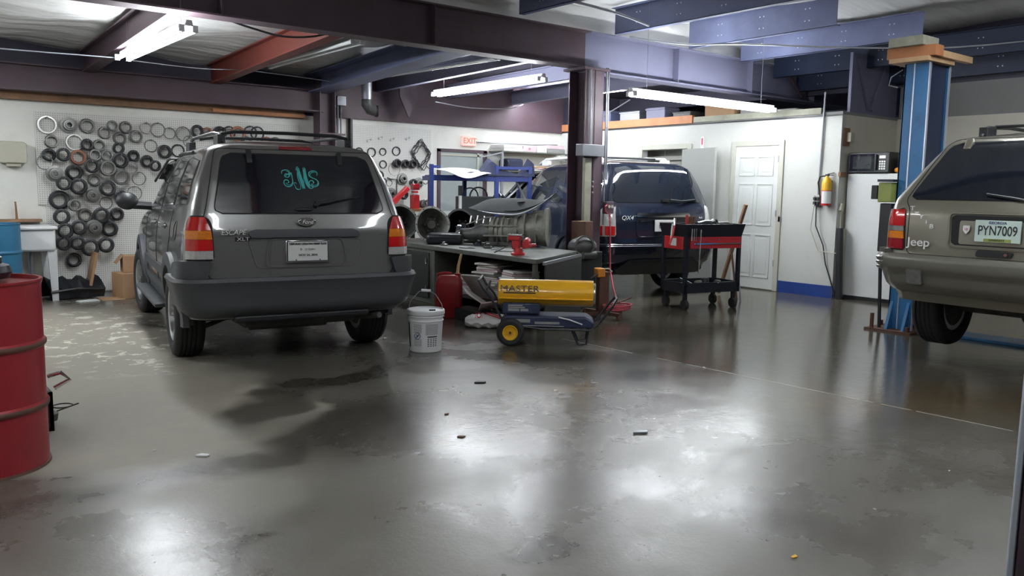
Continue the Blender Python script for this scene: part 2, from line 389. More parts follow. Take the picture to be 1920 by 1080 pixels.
def arc(c, r, a0, a1, n, ax='x'):
    out = []
    for i in range(n+1):
        a = R(a0+(a1-a0)*i/n); u_, v_ = r*math.cos(a), r*math.sin(a)
        out.append({'x': (c[0], c[1]+u_, c[2]+v_), 'y': (c[0]+u_, c[1], c[2]+v_), 'z': (c[0]+u_, c[1]+v_, c[2])}[ax])
    return out
def rot_to(d):   # matrix turning local Z to direction d
    return Vector(d).to_track_quat('Z', 'Y').to_matrix().to_4x4()
ORD = ['first', 'second', 'third', 'fourth', 'fifth', 'sixth', 'seventh', 'eighth', 'ninth', 'tenth', 'eleventh', 'twelfth', 'thirteenth', 'fourteenth', 'fifteenth', 'sixteenth', 'seventeenth', 'eighteenth', 'nineteenth', 'twentieth']
# ------------------------------------------------------------------ the room
YF, XD, XR, YN = 11.38, 10.08, 11.5, 5.9      # far wall, office wall, right wall, nook wall
struct('floor', MB().box((-4, -4, -.1), (16, 12, 0)), 'floor', smooth=False)
struct('wall_far', MB().box((-4, YF, 0), (XD+.1, YF+.15, 2.38)), 'white_wall', smooth=False)
struct('wall_far_upper', MB().box((-4, YF+.02, 2.38), (16, YF+.15, 3.9)), 'roof_dark', smooth=False)
struct('wall_left', MB().box((-4.15, -4, 0), (-4, YF, 3.9)), 'white_wall', smooth=False)
struct('wall_back', MB().box((-4, -4.15, 0), (16, -4, 3.9)), 'roof_dark', smooth=False)  # coloured dark to stand for the night outside open doors
# office wall with a doorway opening left open
dy0, dy1 = 8.42, 9.35
ow = MB(); ow.box((XD, YN, 0), (XD+.1, dy0, 2.40)); ow.box((XD, dy1, 0), (XD+.1, YF, 2.40)); ow.box((XD, dy0, 2.03), (XD+.1, dy1, 2.40))
struct('wall_office', ow, 'office_white', smooth=False)
struct('wall_nook', MB().box((XD+.1, YN, 0), (XR+.1, YN+.1, 2.40)), 'cream_wall', smooth=False)
struct('wall_right', MB().box((XR, -4, 0), (XR+.12, YN, 2.42)), 'cream_wall', smooth=False)
struct('wall_right_panel', MB().box((XR+.03, -4, 2.42), (XR+.12, YN, 2.86)), 'grey_panel', smooth=False)
struct('wall_right_upper', MB().box((XR+.06, -4, 2.86), (XR+.16, YF, 3.9)), 'roof_dark', smooth=False)
struct('office_ceiling', MB().box((XD, YN, 2.40), (XR+.1, YF, 2.44)), 'grey_panel', smooth=False)
struct('wall_office_inner', MB().box((XR+.0, YN+.1, 0), (XR+.1, YF, 2.4)), 'cream_wall', smooth=False)
struct('wall_nook_soffit', MB().box((10.35, 5.96, 2.44), (XR+.06, 6.0, 3.22)).bar((10.45, 5.94, 3.15), (10.8, 5.94, 2.5), .03, .05).bar((10.85, 5.94, 2.5), (11.2, 5.94, 3.15), .03, .05), 'purlin_haze_violet', smooth=False)
# raised ceiling: insulation blankets over the steel
c = MB(); rows = []
for i in range(9):
    yy = 7.6+(YF-7.6)*i/8; zz = 3.14-.17*i/8
    rows.append([(xx, yy, zz+.03*math.sin(xx*4.4+i)+.02*math.sin(i*2.3+xx)) for xx in np.linspace(-4, 5.5, 40)])
c.grid(rows); struct('ceiling_far_bay', c, 'insulation')
struct('ceiling_far_bay_dark', MB().box((5.3, 7.6, 3.10), (XD+6, YF, 3.16)), 'roof_dark', smooth=False)
c = MB(); rows = []
for i in range(45):
    yy = -4+11.5*i/44
    rows.append([(xx, yy, 3.60+.035*math.sin(xx*4.3+.3*math.sin(yy))+.02*math.sin(yy*3.1)) for xx in np.linspace(-4, 16, 80)])
c.grid(rows); struct('ceiling_near_bay', c, 'insulation')
struct('ceiling_step', MB().box((-4, 7.52, 3.22), (16, 7.56, 3.66)), 'insulation', smooth=False)
struct('ceiling_roof', MB().box((-4.2, -4.2, 3.9), (16, 11.6, 4.0)), 'roof_dark', smooth=False)
struct('baseboard_office', MB().box((XD-.012, YN-.012, 0), (XD, 6.72, .16)), 'blue_paint', smooth=False)

def ibeam(p0, p1, wd, ht, name, m, label, fl=.016, z_is_bottom=True, stiff=0):
    p0 = Vector(p0); p1 = Vector(p1); d = p1-p0; q = d.to_track_quat('X', 'Z').to_matrix().to_4x4(); q.translation = p0
    b = MB(); L_ = d.length
    b.box((0, -wd/2, 0), (L_, wd/2, fl), q); b.box((0, -wd/2, ht-fl), (L_, wd/2, ht), q); b.box((0, -.006, fl), (L_, .006, ht-fl), q)
    if stiff:
        for i in range(1, stiff): b.box((L_*i/stiff-.005, -wd/2+.01, fl), (L_*i/stiff+.005, wd/2-.01, ht-fl), q)
    return tag(b.build(name, m, smooth=False), label, 'beam', kind='structure')
ibeam((-4, 7.5, 2.83), (7.0, 7.5, 2.83), .22, .43, 'main_roof_beam', 'primer_dark', 'deep dark maroon steel beam left of the column', stiff=5)
ibeam((7.0, 7.5, 2.79), (15, 7.5, 2.76), .22, .47, 'main_roof_beam', 'purlin_haze_violet', 'deep steel beam right of the column, tinted violet by painted haze', stiff=5)  # right piece coloured brighter to carry the bluish haze
for k, (x, m, wd) in enumerate([(-.3, 'primer_dark', .12), (2.28, 'primer_dark', .14), (3.80, 'primer_red', .14), (5.25, 'purlin_haze_blue', .30)]):
    ibeam((x, 7.58, 2.84), (x, YF-.1, 2.68), wd, .26, 'roof_rafter', m, ['rafter over the far left bay', 'rafter above the lit far tube fixture', 'red primer rafter beside the unlit tube fixture', 'wide dark rafter beside the dark ceiling'][k])
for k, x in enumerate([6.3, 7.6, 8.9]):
    ibeam((x, 7.58, 2.86), (x, YF, 2.80), .08, .22, 'roof_rafter', 'purlin_haze_violet', 'violet grey, haze tinted rafter in the dark far bay')
# near bay purlins, flanges and bolt heads showing
def purlin(x, y0, y1, z, h_, m, label, holes=True, lip=.07):
    b = MB(); b.box((x, y0, z), (x+.006, y1, z+h_)); b.box((x, y0, z), (x+lip, y1, z+.006)); b.box((x+lip-.004, y0, z), (x+lip, y1, z+.02)); b.box((x-lip, y0, z+h_-.006), (x, y1, z+h_))
    o = tag(b.build('roof_purlin', m, smooth=False), label, 'beam', kind='structure')
    if holes:
        hb = MB()
        for yy in np.arange(y0+.35, y1-.1, .62):
            for dz in (.30, .70):
                for dy in (0, .055): hb.cyl((x-.004, yy+dy, z+h_*dz), (x-.001, yy+dy, z+h_*dz), .0085, 8)
        hb.build('bolt', 'steel_edge', o)
    return o
for k, (x, y0, y1, z, h_, m) in enumerate([(-1.2, -3.9, 7.4, 3.30, .26, 'primer_dark'), (1.0, -3.9, 7.4, 3.30, .26, 'primer_dark'), (2.4, -3.9, 7.4, 3.3, .26, 'primer_red'), (4.35, -3.9, 7.4, 3.3, .26, 'primer_red'), (5.9, -3.9, 7.4, 3.30, .28, 'purlin_haze_blue'), (7.4, -3.9, 7.4, 3.27, .30, 'purlin_haze_blue'),
        (8.78, 5.28, 7.4, 3.26, .34, 'purlin_haze_blue'), (9.9, 4.85, 7.4, 3.2, .3, 'purlin_haze_blue'), (10.7, -3.9, 7.4, 3.05, .3, 'lift_dark'), (11.3, -3.9, 7.4, 2.9, .3, 'lift_dark')]):
    purlin(x, y0, y1, z, h_, m, 'long steel roof purlin under the near bay insulation', holes=x > 5)
# eave framing along the far wall
ibeam((-4, 11.15, 2.42), (5.3, 11.15, 2.42), .24, .30, 'eave_beam', 'primer_dark', 'dark red steel beam along the top of the far wall')
tag(MB().box((-4, YF-.10, 2.33), (5.1, YF, 2.43)).build('wall_plate', 'wood_old', smooth=False), 'brown timber plate along the top of the pegboard wall', 'timber', kind='structure')
tag(MB().box((3.8, YF-.13, 2.335), (5.1, YF-.10, 2.38)).build('wall_plate', 'wood_orange', smooth=False), 'orange brown timber strip at the end of the wall plate', 'timber', kind='structure')
struct('wall_soffit', MB().box((5.62, YF-.06, 2.38), (XD, YF, 3.1)), 'primer_dark', smooth=False)
struct('trim_1', MB().box((5.84, YF-.08, 0), (5.875, YF, 2.38)), 'cable_black', smooth=False)
# far wall H column and boards
co = MB(); co.box((5.22, 11.02, 0), (5.235, 11.24, 2.9)); co.box((5.45, 11.02, 0), (5.465, 11.24, 2.9)); co.box((5.235, 11.12, 0), (5.45, 11.135, 2.9)); co.box((5.2, 11.0, 2.1), (5.6, 11.02, 2.13))
tag(co.build('wall_column', 'primer_dark', smooth=False), 'dark steel column standing against the far wall', 'column', kind='structure')
MBc = MB(); MBc.tube([(5.62, 11.28, 0), (5.62, 11.28, 2.62)], .018); MBc.tube([(5.68, 11.30, 0), (5.68, 11.30, 2.6)], .012); MBc.box((5.58, 11.2, 2.55), (5.72, 11.3, 2.68))
tag(MBc.build('conduit_pipe', 'conduit'), 'grey electrical conduits beside the far wall column', 'conduit')
# shelf boards above the office: orange timber fascia and clutter
tag(MB().box((XD-.03, 8.35, 2.41), (XD+.03, YF, 2.53)).build('loft_board', 'wood_orange', smooth=False), 'orange brown board along the top of the office wall', 'board')
tag(MB().box((XD-.02, 6.2, 2.42), (XD+.03, 8.33, 2.50)).build('loft_board', 'wood_grey', smooth=False), 'grey board along the top of the office wall', 'board')
struct('trim_2', MB().box((XD-.012, YN-.01, 2.385), (XD+.0, YF, 2.405)), 'cable_black', smooth=False)

# central column with wood strip
t = thing('steel_column', 'dark maroon steel column behind the yellow heater', 'column', (7.06, 7.52, 0)); t['kind'] = 'structure'
b = MB(); wx, wy = .15, .15
b.box((-wx, -wy, 0), (wx, -wy+.014, 2.82)); b.box((-wx, wy-.014, 0), (wx, wy, 2.82)); b.box((-.006, -wy, 0), (.006, wy, 2.82)); b.box((-wx-.03, -wy-.03, 0), (wx+.03, wy+.03, .02))
b.box((-wx-.06, -wy-.04, 2.80), (wx+.06, wy+.04, 2.83))
b.build('post', 'primer_dark', t, smooth=False)
MB().box((-wx-.02, -wy-.045, .1), (-wx+.085, -wy, 1.76)).build('timber_strip', 'wood_grey', t, bevel=.003, label='weathered grey timber strip on the column')
MB().box((-wx-.12, -wy-.10, 1.78), (wx-.06, -wy+.02, 1.92)).build('junction_box', 'conduit', t, bevel=.005)
MB().tube([(-.08, -wy-.03, 1.9), (-.10, -wy-.03, 2.8)], .014).tube([(wx+.03, -wy-.02, .95), (wx+.03, -wy-.02, 2.85)], .010).tube([(wx+.06, -wy-.02, 1.5), (wx+.06, -wy-.02, 2.85)], .010).build('conduit', 'conduit', t)
bb = MB()
for z in (1.35, 1.42, 1.48): bb.cyl((.0, -wy-.012, z), (.0, -wy, z), .012, 8)
bb.build_each('bolt', 'steel_edge', t)
o = thing('outlet_box', 'dark outlet box with two sockets on the side of the centre column', 'outlet box', (7.25, 7.30, 1.18))
MB().box((-.05, -.05, -.09), (.07, .03, .06)).build('body', 'primer_dark', o, bevel=.006)
MB().cyl((-.01, -.055, 0), (-.01, -.045, 0), .02).cyl((.04, -.055, 0), (.04, -.045, 0), .02).build_each('socket', 'beige_plastic', o)
MB().tube([(-.05, -.05, .02), (-.09, -.06, 0), (-.08, -.06, -.06), (-.04, -.055, -.08)], .01).build('clip', 'hose_red', o)

# doors
def jamb_frame(x, y0, y1, top, w_=.075, name='door_1_frame'):
    f = MB(); f.box((x-.03, y0-w_, 0), (x+.0, y0, top+w_)); f.box((x-.03, y1, 0), (x, y1+w_, top+w_)); f.box((x-.03, y0, top), (x, y1, top+w_)); return f
d = thing('door_1', 'white six panel door in the office wall', 'door', (0, 0, 0)); d['kind'] = 'structure'
jamb_frame(XD, 6.80, 7.52, 2.03).build('door_frame', 'door_trim', d, bevel=.006)
MB().box((XD-.02, 6.80, .015), (XD-.001, 7.52, 2.03)).build('leaf', 'door_white', d, bevel=.003)
pn = MB()
for (a, c_) in ((6.88, 7.13), (7.19, 7.44)):
    for (z0, z1) in ((.18, .78), (.92, 1.50), (1.62, 1.88)):
        for (p, q) in (((a, z0), (c_, z0)), ((c_, z0), (c_, z1)), ((c_, z1), (a, z1)), ((a, z1), (a, z0))):
            pn.bar((XD-.022, p[0], p[1]), (XD-.022, q[0], q[1]), .010, .022)
        pn.box((XD-.024, a+.045, z0+.045), (XD-.018, c_-.045, z1-.045))
pn.build('panel', 'door_white', d, bevel=.003)
hg = MB()
for z in (.35, 1.05, 1.80): hg.box((XD-.03, 6.79, z), (XD-.02, 6.81, z+.09))
hg.build_each('hinge', 'conduit', d)
MB().box((XD-.02, 6.72, .98), (XD-.03, 6.76, 1.05)).build('strike_plate', 'conduit', d)
d = thing('door_2', 'grey door leaf folded open against the office wall', 'door', (0, 0, 0)); d['kind'] = 'structure'
jamb_frame(XD, dy0, dy1, 2.03).build('door_frame', 'door_trim', d, bevel=.006)
T = Matrix.Translation((XD-.05, dy0+.06, 0)) @ Matrix.Rotation(R(180-14), 4, 'Z')
b = MB(); b.box((-.02, 0, .01), (.02, .80, 2.02), T); b.build('leaf', 'door_grey', d, bevel=.003)
lv = MB()
for k in range(20): lv.cbox((XD+.35, 8.9, .2+k*.09), (.02, 1.4, .07), ry=25)
lv.tube([(XD+.35, 8.6, 0), (XD+.35, 8.6, 2.4)], .005).tube([(XD+.35, 9.2, 0), (XD+.35, 9.2, 2.4)], .005)
tag(lv.build('window_blind', 'curtain_white'), 'white slatted blind inside the open office doorway', 'blind')
struct('door_3_inner_wall', MB().box((XD+.45, YN+.1, 0), (XD+.5, YF, 2.4)), 'curtain_white', smooth=False)

# far wall glazed doorway
d = thing('window_1', 'grey glazed opening behind the blue rack', 'window'); d['kind'] = 'structure'
f = MB(); f.box((7.42, YF-.04, .0), (7.47, YF, 2.0)); f.box((8.33, YF-.04, 0), (8.40, YF, 2.0)); f.box((7.42, YF-.04, 1.96), (8.40, YF, 2.01)); f.build('frame', 'primer_dark', d)
MB().box((7.47, YF-.02, 1.0), (8.33, YF-.005, 1.96)).build('pane', 'window_glass', d)
MB().box((7.47, YF-.02, 0), (8.33, YF-.005, 1.0)).build('lower_panel', 'door_white', d)
MB().box((8.20, YF-.035, 0), (8.24, YF-.01, 1.96)).box((7.47, YF-.035, 1.9), (8.33, YF-.01, 1.93)).build('mullion', 'door_trim', d)

# exit sign
s = thing('exit_sign', 'pale pink exit sign above the glazed doorway on the far wall', 'sign', (8.02, YF, 2.15))
MB().box((-.145, -.07, -.085), (.135, 0, .085)).build('housing', 'sign_pink', s, bevel=.02)
lettering('EXIT', .13, frame((.0, -.073, 0), (1, 0, 0), (0, 0, 1)), 'sign_red', s, bold=.002)
tag(MB().tube([P(893, 266, 'y', YF-.03), P(918, 267, 'y', YF-.03), P(1000, 272, 'y', YF-.03), P(1045, 272, 'y', YF-.03)], .011).build('conduit_pipe', 'conduit'), 'thin grey conduit running right from the exit sign', 'conduit')

# fluorescent fixtures
def fixture(name, label, p0, p1, lit, drop=.05, wd=.11, group=None):
    p0 = Vector(p0); p1 = Vector(p1); dd = p1-p0; ln = dd.length; mid = (p0+p1)/2
    t = thing(name, label, 'light', mid, math.degrees(math.atan2(dd.y, dd.x)))
    MB().prism([(-wd*.30, .0), (wd*.30, .0), (wd*.20, .05), (-wd*.20, .05)], 'x', -ln/2, ln/2).build('housing', 'fixture_white', t, bevel=.003)
    for s_ in (-1, 1):
        MB().cyl((-ln/2+.03, s_*wd*.50, -.022), (ln/2-.03, s_*wd*.50, -.022), .021, 14).build('tube', ('tube_lit' if lit is True else 'tube_fill_near') if lit else 'tube_off', t)
        so = MB()
        for e in (-1, 1): so.box((e*(ln/2-.03)-.012, s_*wd*.50-.022, -.045), (e*(ln/2-.03)+.012, s_*wd*.50+.022, .012))
        so.build_each('socket', 'fixture_white', t)
    hb = MB()
    hang = (3.085 if mid.y > 7.6 else 3.60)-mid.z
    for e in (-.4, .4): hb.cyl((e*ln, 0, .04), (e*ln, 0, hang), .0025, 6)
    hb.build_each('hanger', 'conduit', t)
    return t
fixture('tube_light', 'lit twin fluorescent fixture, leftmost over the parked grey car', (2.27, 9.47, 2.66), (2.27, 7.25, 2.71), True)
fixture('tube_light', 'unlit twin fluorescent fixture beside the red rafter', (4.08, 10.15, 2.83), (4.08, 7.71, 2.87), False)
fixture('tube_light', 'unlit fixture edge between the dark rafter and lit centre tube', (5.55, 10.9, 2.86), (5.80, 7.65, 2.88), False, wd=.07)
fixture('tube_light', 'long lit fluorescent fixture left of the centre column', (6.67, 10.3, 2.73), (6.67, 7.86, 2.73), True)
fixture('tube_light', 'lit fluorescent fixture partly hidden behind the centre column', (9.04, 11.23, 2.89), (9.03, 8.79, 2.90), True)
fixture('tube_light', 'lit fluorescent fixture right of the column above the office wall', (7.07, 6.80, 2.51), (9.86, 6.80, 2.50), True)
fixture('tube_light', 'added unseen lit fixture beyond the left end of the pegboard', (-.8, 10.5, 2.72), (-.8, 8.1, 2.76), True)  # unseen fixture added to brighten the pegboard wall from the left
# unseen fixtures added over and behind the camera to light the near bay
for k, (x, y) in enumerate([(-1.2, 1.2), (1.6, .8), (4.6, .4), (7.6, .9)]):
    fixture('tube_light', ['unseen lit fixture over the near left bay', 'unseen lit fixture over the middle of the near bay', 'unseen lit fixture over the near bay right of centre', 'unseen lit fixture over the near right bay'][k], (x, y, 3.15), (x, y+2.44, 3.15), 'near')
# ------------------------------------------------------------------ vehicles
def round_poly(pts, r, n=4):
    out = []; k = len(pts)
    for i in range(k):
        p = Vector((*pts[i], 0)); a = Vector((*pts[i-1], 0)); b = Vector((*pts[(i+1) % k], 0))
        rr = r[i] if isinstance(r, (list, tuple)) else r
        if rr <= 0: out.append((p.x, p.y)); continue
        da = (a-p); db = (b-p); la, lb = da.length, db.length; q = min(rr, la*.45, lb*.45)
        p0 = p+da.normalized()*q; p1 = p+db.normalized()*q
        for j in range(n+1):
            t = j/n; v = p0*(1-t)**2+p*2*t*(1-t)+p1*t*t; out.append((v.x, v.y))
    return out
class Body:
    def __init__(s, z, w, yr, yf, Rr=.13, Rf=.3, bow=.03, taper=.05, smooth=2, NZ=90):
        s.zs = np.linspace(z[0], z[-1], NZ)
        def tb(v):
            o = np.interp(s.zs, z, v)
            for _ in range(smooth):
                p = np.pad(o, 1, mode='edge'); o = (p[:-2]+2*p[1:-1]+p[2:])/4
            return o
        s.w, s.yr, s.yf = tb(w), tb(yr), tb(yf)
        s.Rr = tb(Rr) if isinstance(Rr, (list, tuple)) else np.full(NZ, Rr)
        s.Rf, s.bow, s.tp = Rf, bow, taper
    def at(s, z):
        f = lambda a: float(np.interp(z, s.zs, a)); return f(s.w), f(s.yr), f(s.yf), f(s.Rr)
    def half(s, z):
        w, yr, yf, Rr = s.at(z); Rr = min(Rr, w*.8); out = []
        xe = w-Rr
        for i in range(9):
            x = xe*i/8; out.append((x, yr+s.bow*(x/w)**2))
        cy = yr+s.bow*(xe/w)**2+Rr
        for i in range(1, 8):
            a = R(-90+90*i/7); out.append((xe+Rr*math.cos(a), cy+Rr*math.sin(a)))
        Rf = min(s.Rf, w*.7); L_ = max(yf-Rf-cy, .1)
        for i in range(1, 31):
            t = i/30; out.append((w-s.tp*t*t*min(1, L_/3), cy+L_*t))
        x1 = out[-1][0]; y1 = out[-1][1]
        for i in range(1, 7):
            a = R(90*i/6); out.append((x1-Rf+Rf*math.cos(a), y1+Rf*math.sin(a)*(.5 if z > 1.2 else 1)))
        x2, y2 = out[-1]
        for i in range(1, 5): out.append((x2*(1-i/4), y2+.04*(1-(1-i/4)**2)))
        return out
    def mesh(s):
        b = MB(); rows = []
        for z in s.zs:
            h = s.half(z); ring = [(x, y, z) for x, y in h]+[(-x, y, z) for x, y in h[-2:0:-1]]
            rows.append(ring)
        V = b.grid(rows, True); b.bm.faces.new(V[0]); b.bm.faces.new(V[-1][::-1]); return b
    def pt(s, q, z, off=0):             # q: distance along the outline from the rear centre
        h = s.half(z); sg = 1 if q >= 0 else -1; q = abs(q); acc = 0
        for i in range(len(h)-1):
            a, b = h[i], h[i+1]; d = math.hypot(b[0]-a[0], b[1]-a[1])
            if acc+d >= q:
                t = (q-acc)/d; x = a[0]+(b[0]-a[0])*t; y = a[1]+(b[1]-a[1])*t
                nx, ny = (b[1]-a[1])/d, -(b[0]-a[0])/d
                return Vector((sg*(x+nx*off), y+ny*off, z))
            acc += d
    def side(s, y, z, sg, off=0):
        h = s.half(z)
        for i in range(8, len(h)-1):
            if h[i][1] <= y <= h[i+1][1]:
                t = (y-h[i][1])/max(1e-6, h[i+1][1]-h[i][1]); return Vector((sg*(h[i][0]+(h[i+1][0]-h[i][0])*t+off), y, z))
        return Vector((sg*(h[15][0]+off), y, z))
    def point(s, mode, u, z, off):
        return s.pt(u, z, off) if mode == 'rear' else s.side(u, z, 1 if mode == 'right' else -1, off)
    def panel(s, name, m, parent, poly, mode='rear', off=.004, thick=.012, nz=14, nu=12, label=None, build=True, mb=None):
        z0 = min(p[1] for p in poly)+1e-4; z1 = max(p[1] for p in poly)-1e-4; rows = []; inner = []
        k = len(poly)
        for i in range(nz+1):
            z = z0+(z1-z0)*i/nz; xs = []
            for j in range(k):
                a, b = poly[j], poly[(j+1) % k]
                if (a[1]-z)*(b[1]-z) <= 0 and abs(a[1]-b[1]) > 1e-9: xs.append(a[0]+(b[0]-a[0])*(z-a[1])/(b[1]-a[1]))
            u0, u1 = min(xs), max(xs)
            if u1-u0 < .002: u0 -= .001; u1 += .001
            us = [u0+(u1-u0)*j/nu for j in range(nu+1)]
            rows.append([s.point(mode, u, z, off) for u in us]); inner.append([s.point(mode, u, z, off-thick) for u in us])
        b = mb or MB(); V = b.grid(rows); W = b.grid(inner)
        def strip(A, B):
            for i in range(len(A)-1): b.bm.faces.new((A[i], A[i+1], B[i+1], B[i]))
        strip(V[0], W[0]); strip(V[-1], W[-1]); strip([r_[0] for r_ in V], [r_[0] for r_ in W]); strip([r_[-1] for r_ in V], [r_[-1] for r_ in W])
        return b.build(name, m, parent, label=label) if build else b
    def line(s, b, pts, mode='rear', r=.0035, off=.0005, n=6, closed=False):
        out = []
        for i in range(len(pts)-(0 if closed else 1)):
            a, c = pts[i], pts[(i+1) % len(pts)]; k = max(2, int(math.hypot(a[0]-c[0], a[1]-c[1])/.04))
            for j in range(k): out.append(s.point(mode, a[0]+(c[0]-a[0])*j/k, a[1]+(c[1]-a[1])*j/k, off))
        if not closed: out.append(s.point(mode, *pts[-1], off))
        b.tube(out, r, n, closed=closed); return b

def bake_boolean(o, cutter):
    md = o.modifiers.new('b', 'BOOLEAN'); md.operation = 'DIFFERENCE'; md.solver = 'EXACT'; md.object = cutter
    dg = bpy.context.evaluated_depsgraph_get(); dg.update()
    me = bpy.data.meshes.new_from_object(o.evaluated_get(dg)); o.modifiers.clear(); o.data = me
    bpy.data.objects.remove(cutter)
    for p in me.polygons: p.use_smooth = True
    me.set_sharp_from_angle(angle=R(32))

def wheel(parent, c, rad, wd, sg, spokes=5, steer=0, rim_m='alloy', double=False):
    T = Matrix.Translation(c) @ Matrix.Rotation(R(steer), 4, 'Z') @ Matrix.Rotation(R(90*sg), 4, 'Y')   # local Z points outward
    h = wd/2; rr = rad*.64
    prof = [(rr, -h*.8), (rr+.02, -h*.98), (rad-.05, -h*1.0), (rad-.018, -h*.92), (rad-.004, -h*.72)]
    for g in (-.45, -.15, .15, .45):
        prof += [(rad, h*(g-.11)), (rad-.009, h*(g-.06)) if 0 else (rad, h*(g-.10)), (rad, h*(g+.06)), (rad-.009, h*(g+.07)), (rad-.009, h*(g+.12))]
    prof += [(rad, h*.62), (rad-.004, h*.72), (rad-.018, h*.92), (rad-.05, h*1.0), (rr+.02, h*.98), (rr, h*.8)]
    b = MB(); b.lathe(prof, 48, T); ty = b.build('tyre', 'rubber', parent, ang=50)
    b = MB(); b.lathe([(rr, h*.86), (rr-.008, h*.90), (rr-.02, h*.82), (rr-.03, h*.3), (rr-.04, -h*.8), (rr, -h*.8)], 40, T)
    b.lathe([(.0, h*.66), (.055, h*.64), (.06, h*.5), (.06, -h*.2), (0, -h*.2)], 24, T)
    for i in range(spokes):
        for da in ((-9, 9) if double else (0,)):
            a = R(90+360*i/spokes+da); w0, w1 = (.016, .012) if double else (.034, .024)
            ca, sa = math.cos(a), math.sin(a)
            pts = []
            for (r_, ww, zz) in ((.03, w0, h*.62), (rr*.55, w1, h*.62), (rr-.015, w1*1.3, h*.72)):
                pts.append((r_, ww, zz))
            rows = []
            for r_, ww, zz in pts:
                rows.append([T @ Vector((ca*r_-sa*q*ww, sa*r_+ca*q*ww, zz-dz)) for q, dz in ((-1, .03), (-.7, 0), (.7, 0), (1, .03))])
            b.grid(rows)
    b.build('rim', rim_m, ty)
    b = MB()
    for i in range(5):
        a = 2*PI*i/5+.3; b.cyl(T @ Vector((.032*math.cos(a), .032*math.sin(a), h*.62)), T @ Vector((.032*math.cos(a), .032*math.sin(a), h*.72)), .009, 6)
    b.cyl(T @ Vector((0, 0, h*.6)), T @ Vector((0, 0, h*.72)), .02, 12)
    b.build('lug_nuts', 'cast_dark', ty)
    MB().cyl(T @ Vector((0, 0, -h*.75)), T @ Vector((0, 0, h*.1)), rr*.85, 30).build('brake_drum', 'cast_dark', ty)
    return ty

def flare(body, parent, yc, zc, r0, r1, sg, m, off=.03, a0=-25, a1=205, zmin=.3, name='wheel_arch_trim'):
    rows = []; n = 36
    for i in range(n+1):
        a = R(a0+(a1-a0)*i/n); row = []
        for k, (rr, of) in enumerate(((r0-.01, -.06), (r0-.01, off), (r0+.015, off+.008), (r1-.01, off*.9), (r1, -.01))):
            y, z = yc+rr*math.cos(a), max(zmin, zc+rr*math.sin(a)); row.append(body.side(y, z, sg, of))
        rows.append(row)
    b = MB(); b.grid(rows); return b.build(name, m, parent)

def wrap_bumper(body, parent, m, z0, z1, qmax, prof, name='rear_bumper', nz=12, nq=70, inner=-.04):
    # prof: list of (t, offset) from the bottom (0) to the top (1)
    b = MB(); rows = []
    qs = np.linspace(-qmax, qmax, nq)
    for i in range(nz+1):
        t = i/nz; off = float(np.interp(t, [p[0] for p in prof], [p[1] for p in prof])); z = z0+(z1-z0)*t
        rows.append([body.pt(q, z, off) for q in qs])
    inn = [[body.pt(q, z0+(z1-z0)*i/nz, inner) for q in qs] for i in (nz, 0)]
    rows += inn
    V = b.grid(rows+[rows[0]]); 
    for e in (0, -1):
        b.bm.faces.new([V[i][e] for i in range(nz+3)])
    return b.build(name, m, parent, weld=True, ang=30)

